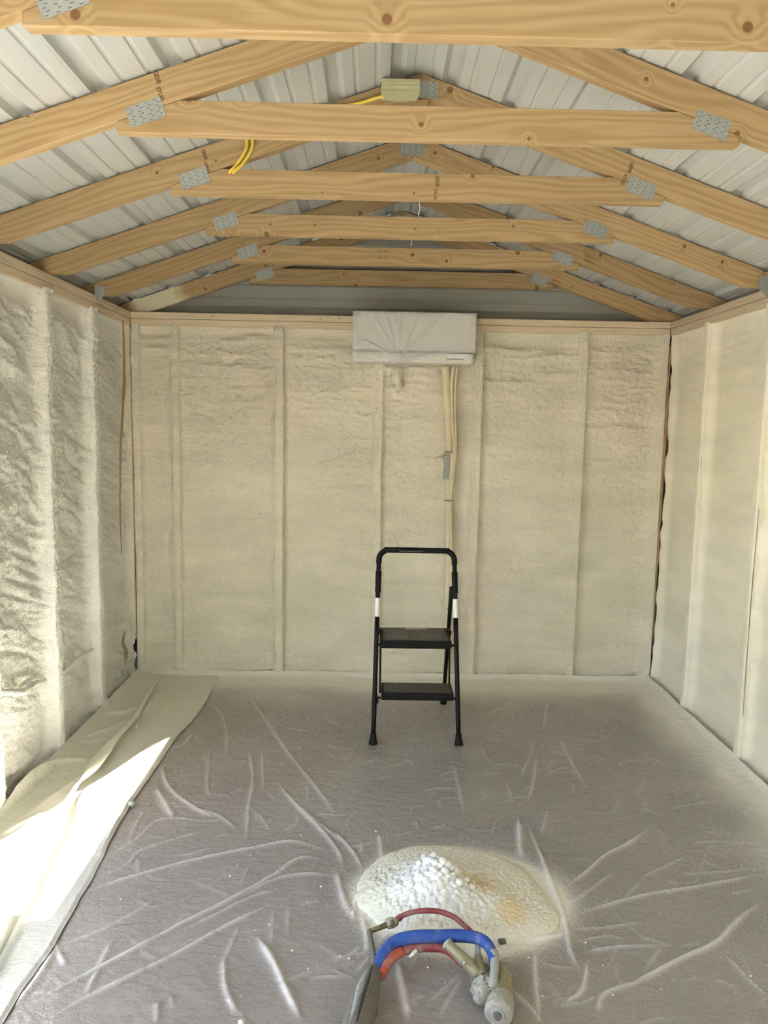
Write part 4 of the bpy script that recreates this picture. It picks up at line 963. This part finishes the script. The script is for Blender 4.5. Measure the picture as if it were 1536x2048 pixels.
# cellular bubbles
def worley(x, y, s, seed):
    rs_ = np.random.RandomState(seed).rand(2, 64, 64); xi = np.floor(x*s).astype(int); yi = np.floor(y*s).astype(int); best = np.full(x.shape, 9.)
    for i in (-1, 0, 1):
        for j in (-1, 0, 1):
            cx_ = xi+i+rs_[0][(xi+i) % 64, (yi+j) % 64]; cy_ = yi+j+rs_[1][(xi+i) % 64, (yi+j) % 64]
            best = np.minimum(best, np.hypot(x*s-cx_, y*s-cy_))
    return best
b1_ = 1-np.clip(worley(wx, wy, 42, 1), 0, 1)**2; b2_ = 1-np.clip(worley(wx, wy, 85, 2), 0, 1)**2
near = np.exp(-(((wx-pk.x-.02)/.17)**2+((wy-pk.y+.09)/.15)**2))
zz = base+mound*np.clip(1-q**3, 0, 1)+(.028*near*b1_+.011*b2_)*np.clip((1-q)*6, 0, 1)+.006*fbm(wx*9, wy*9, 3, 3)*np.clip((1-q)*4, 0, 1)
zz = np.where(q > 1.0, -.008, zz+.004)
me = grid(np.stack([wx, wy, zz], -1))
# drop faces beyond the outline
bm = bmesh.new(); bm.from_mesh(me); qq = q.ravel(); bm.verts.ensure_lookup_table()
bmesh.ops.delete(bm, geom=[v for v in bm.verts if qq[v.index] > 1.06], context='VERTS'); me2 = bpy.data.meshes.new('pile'); bm.to_mesh(me2); bm.free()
mt, t, p = newmat('fresh_foam')
tc = N(t, 'ShaderNodeTexCoord')
def sph(c, r0, r1):
    d_ = N(t, 'ShaderNodeVectorMath', operation='DISTANCE'); d_.inputs[1].default_value = c; t.links.new(wv.outputs[0], d_.inputs[0])
    mr = N(t, 'ShaderNodeMapRange', interpolation_type='SMOOTHSTEP'); mr.inputs[1].default_value = r1; mr.inputs[2].default_value = r0; t.links.new(d_.outputs['Value'], mr.inputs[0]); return mr.outputs[0]
nw = N(t, 'ShaderNodeTexNoise'); nw.inputs['Scale'].default_value = 14; t.links.new(tc.outputs['Object'], nw.inputs[0])
wv = N(t, 'ShaderNodeVectorMath', operation='MULTIPLY_ADD'); wv.inputs[1].default_value = (.06, .06, 0); t.links.new(nw.outputs['Color'], wv.inputs[0]); t.links.new(tc.outputs['Object'], wv.inputs[2])
cur = None; basec = (.70, .67, .545, 1)
for c, r0, r1, col in (((pk.x+.02, pk.y-.06, .05), .05, .26, (.80, .80, .77, 1)), ((pk.x+.19, pk.y-.03, .05), .02, .11, (.68, .56, .36, 1)), ((pk.x+.27, pk.y-.18, .05), .02, .08, (.68, .56, .35, 1)), ((pk.x+.13, pk.y-.33, .04), .02, .10, (.72, .68, .48, 1))):
    f_ = sph(c, r0, r1); mx = N(t, 'ShaderNodeMix', data_type='RGBA'); t.links.new(f_, mx.inputs[0])
    if cur is None: mx.inputs[6].default_value = basec
    else: t.links.new(cur, mx.inputs[6])
    mx.inputs[7].default_value = col; cur = mx.outputs[2]
t.links.new(cur, p.inputs['Base Color']); p.inputs['Roughness'].default_value = .55
nn = N(t, 'ShaderNodeTexNoise'); nn.inputs['Scale'].default_value = 160; nn.inputs['Detail'].default_value = 3; t.links.new(tc.outputs['Object'], nn.inputs[0])
bb = N(t, 'ShaderNodeBump'); bb.inputs['Strength'].default_value = .5; bb.inputs['Distance'].default_value = .004; t.links.new(nn.outputs[0], bb.inputs['Height']); t.links.new(bb.outputs[0], p.inputs['Normal'])
me2.polygons.foreach_set('use_smooth', [True]*len(me2.polygons))
tag(obj('foam_pile', me2, mt), 'bubbly mound of cream spray foam on the floor sheeting', 'foam')

# round globs of fresh foam along the crest of the mound
mes_ = []
def surf(x, y):
    i = int(np.clip((x-PILE[0]+.46)/.96*(nx_-1), 0, nx_-1)); j = int(np.clip((y-PILE[1]+.36)/.72*(ny_-1), 0, ny_-1)); return float(zz[i, j])
for i in range(46):
    f_ = rs.random(); x = pk.x+.10*f_+rs.gauss(0, .022+.03*f_)-.02; y = pk.y+.0-.13*f_+rs.gauss(0, .018+.02*f_); r = rs.uniform(.007, .017)*(1.15 if i < 12 else .9)
    b_ = bmesh.new(); bmesh.ops.create_icosphere(b_, subdivisions=2, radius=r, matrix=Matrix.Translation((x, y, surf(x, y)+r*.35)) @ Matrix.Diagonal((1, 1.1, .8, 1)))
    q_ = bpy.data.meshes.new('g'); b_.to_mesh(q_); b_.free(); mes_.append(q_)
gm_ = join_me(mes_); gm_.polygons.foreach_set('use_smooth', [True]*len(gm_.polygons))
o = obj('foam_bubbles', gm_, mt, sc.objects['foam_pile']); o['kind'] = 'stuff'

# crumbs of foam scattered over the sheeting
vs, fs = [], []
for i in range(700):
    if i < 420:
        a = rs.uniform(0, 2*PI); r = .40+abs(rs.gauss(0, .22)); c = (PILE[0]+math.cos(a)*r*1.1, PILE[1]+math.sin(a)*r*.85)
    else: c = (rs.uniform(-.9, 1.6), rs.uniform(1.9, 4.3))
    if c[0] < -.98 or c[0] > 1.8 or c[1] > 4.7: continue
    tiny(vs, fs, (c[0], c[1], .006), rs.uniform(.0008, .0022) if rs.random() < .95 else rs.uniform(.003, .006))
o = obj('foam_crumbs', mesh(vs, fs), M['crumb']); tag(o, 'tiny white crumbs of foam scattered over the floor sheeting', 'crumbs', kind='stuff')
for px, py, r, lb_ in ((274, 1452, .011, 'small round foam lump beside the twisted strip of film'), (264, 1607, .016, 'small dark lump on the sunlit sheet edge'), (482, 2040, .010, 'small pale lump at the bottom edge of the photo, left of the grey sleeve')):
    p_ = at(px, py, 2, .02); b = blob(None, 'foam_lump', Vector((p_.x, p_.y, .018 if px < 400 else .008)), r, M['dustlight'] if px == 264 else M['crumb'], px, .5, sub=2); tag(b, lb_, 'foam')

# ------------------------------------------------------------------ hoses and spray gun
def G(a, b, z): return at(720+a/4.518, 1780+b/4.518, 2, z)
hb = thing('hose_bundle', 'hose bundle in a dusty grey sleeve with blue and red hoses arching right', 'hose', tuple(G(60, 900, 0)))
obj('sleeve', tube_me([G(118, 735, .048), G(70, 900, .048), G(20, 1080, .046), G(-20, 1230, .044), G(-60, 1500, .044), G(-90, 1900, .044)], [.026, .036, .041, .042, .042, .042], 20, 5, noise=.05), M['dusty'], hb)
obj('sleeve_highlight', tube_me([G(95, 690, .070), G(50, 800, .078), G(8, 900, .080), G(-25, 1040, .078), G(-70, 1230, .072), G(-120, 1500, .07)], [.003, .012, .015, .014, .012, .012], 10, 4, squash=.5), M['dustlight'], hb)  # paler strip stands in for the highlight on the sleeve's left edge
obj('sleeve_slit', tube_me([G(108, 690, .078), G(70, 830, .085), G(30, 950, .087), G(-5, 1080, .086), G(-35, 1220, .082)], [.002, .004, .004, .004, .003], 8, 4), M['slit'], hb)
obj('blue_hose', tube_me([G(150, 760, .05), G(172, 680, .055), G(215, 580, .065), G(300, 480, .075), G(420, 435, .085), G(560, 420, .09), G(720, 418, .09), G(900, 414, .09), G(1050, 432, .088), G(1140, 480, .086), G(1190, 560, .08), G(1206, 640, .078)], [.017, .018, .019, .0195, .0195, .0195, .019, .019, .0185, .0175, .016, .014], 16, 6), M['blue'], hb)
obj('hose_wrap', tube_me([G(1200, 570, .080), G(1216, 650, .078), G(1214, 740, .075), G(1205, 830, .07), G(1200, 880, .06)], [.0165, .013, .0125, .0135, .016], 14, 5, noise=.12), M['dustlight'], hb)
obj('red_hose', tube_me([G(185, 780, .045), G(225, 690, .05), G(290, 600, .055), G(400, 540, .058), G(520, 515, .06), G(650, 512, .06), G(760, 525, .06), G(850, 590, .055), G(930, 680, .05)], [.015, .0155, .0155, .0155, .0155, .0155, .015, .012, .010], 16, 6), M['red'], hb)
obj('hose_cover', tube_me([G(190, 780, .049), G(235, 680, .054), G(300, 600, .059), G(380, 555, .062)], [.0155, .016, .016, .014], 16, 6), M['orange'], hb)
obj('rubber_stub', tube_me([G(440, 610, .05), G(475, 580, .055), G(510, 545, .06)], [.004, .006, .006], 8, 4), M['foam_back'], hb)
obj('air_hose', tube_me([G(330, 262, .06), G(400, 225, .075), G(500, 196, .09), G(620, 186, .10), G(740, 200, .10), G(850, 245, .10), G(930, 310, .095), G(1000, 375, .085), G(1050, 440, .075), G(1068, 520, .07)], .0082, 12, 6), M['red'], hb)
obj('air_tube', tube_me([G(92, 372, .055), G(150, 350, .058), G(215, 325, .06), G(300, 285, .06), G(370, 245, .062)], [.007, .008, .009, .009, .010], 12, 5), M['brass'], hb)
obj('fitting', tube_me([G(240, 310, .06), G(285, 295, .062), G(335, 285, .06)], [.016, .018, .013], 6, 2), M['foamgun'], hb)
obj('fitting_knob', tube_me([G(285, 270, .07), G(295, 320, .07)], .008, 8, 2), M['brass'], hb)
obj('grey_tube', tube_me([G(86, 375, .056), G(95, 440, .056), G(112, 520, .058), G(128, 620, .06), G(130, 720, .06)], [.009, .008, .0085, .0075, .0065], 10, 5), M['dusty'], hb)
gn = thing('spray_gun', 'foam-crusted spray gun lying on the sheeting in front of the foam pile', 'spray gun', tuple(G(1200, 950, 0)))
obj('barrel', tube_me([G(1275, 700, .040), G(1285, 790, .042), G(1290, 900, .045), G(1285, 1000, .047), G(1262, 1080, .05)], [.016, .028, .030, .032, .033], 22, 5, noise=.03), M['olive'], gn)
obj('nozzle_cap', tube_me([G(1285, 985, .048), G(1275, 1020, .050), G(1258, 1075, .053), G(1248, 1115, .055), G(1245, 1130, .055)], [.033, .038, .040, .039, .030], 24, 4, noise=.05), M['foamgun'], gn)
obj('nozzle_ring', tube_me([G(1247, 1110, .058), G(1242, 1140, .058)], [.022, .019], 18, 3), M['dustlight'], gn)
obj('nozzle_tip', tube_me([G(1244, 1125, .060), G(1240, 1150, .060)], [.013, .011], 12, 3), M['dusty'], gn)
obj('handle', tube_me([G(796, 492, .085), G(860, 555, .080), G(930, 620, .073), G(1010, 700, .064), G(1070, 770, .056)], [.0165, .0165, .0175, .0185, .016], 16, 5), M['olive'], gn)
hd = gn.children[-1]
obj('handle_rim', tube_me([G(783, 478, .087), G(800, 497, .0845)], [.0178, .0178], 16, 2, cap=False), M['dustlight'], hd)
obj('handle_bore', tube_me([G(782, 477, .0875), G(788, 484, .087)], [.0125, .0125], 14, 2), M['dusty'], hd)
obj('trigger_pin', tube_me([G(925, 668, .085), G(948, 655, .085)], [.0052, .0062], 10, 2), M['rim'], gn)
obj('small_tube', tube_me([G(955, 712, .055), G(1000, 740, .054), G(1060, 775, .05)], [.0068, .007, .008], 12, 4), M['brass'], gn)
obj('valve_stem', tube_me([G(1062, 500, .070), G(1064, 560, .068), G(1070, 620, .064)], [.0085, .0095, .0105], 12, 4, noise=.1), M['dustlight'], gn)
obj('valve_stem', tube_me([G(1070, 610, .064), G(1080, 690, .060), G(1100, 790, .055)], [.013, .015, .017], 14, 4, noise=.08), M['olive'], gn)
obj('block', box_me(-.045, .035, -.03, .035, -.02, .02, .008, 3), M['olive'], gn, Matrix.Translation(G(1150, 790, .035)) @ Matrix.Rotation(-.5, 4, 'Z'))
for i, (a, b, z, r) in enumerate([(1110, 850, .045, .020), (1170, 880, .05, .018), (1080, 900, .04, .013), (1050, 880, .038, .010), (1120, 930, .042, .020), (1090, 975, .036, .014), (1075, 930, .035, .013), (1015, 900, .034, .0055), (1035, 920, .034, .007), (1195, 850, .055, .017), (1060, 960, .03, .009), (1140, 820, .05, .014), (1215, 910, .05, .014), (1100, 810, .055, .010)]):
    blob(gn, 'foam_crust', G(a, b, z), r*1.3, M['foamgun'], i, .55, sub=3)
obj('red_pin', tube_me([G(1035, 800, .05), G(1050, 850, .045)], .0055, 8, 2), M['red'], gn)
tag(obj('black_chip', box_me(-.012, .012, -.008, .008, -.006, .006, .002), M['dusty'], None, Matrix.Translation(G(1285, 465, .022)) @ Matrix.Rotation(.2, 4, 'Z')), 'small dark chip at the right edge of the foam mound near the blue hose', 'debris')
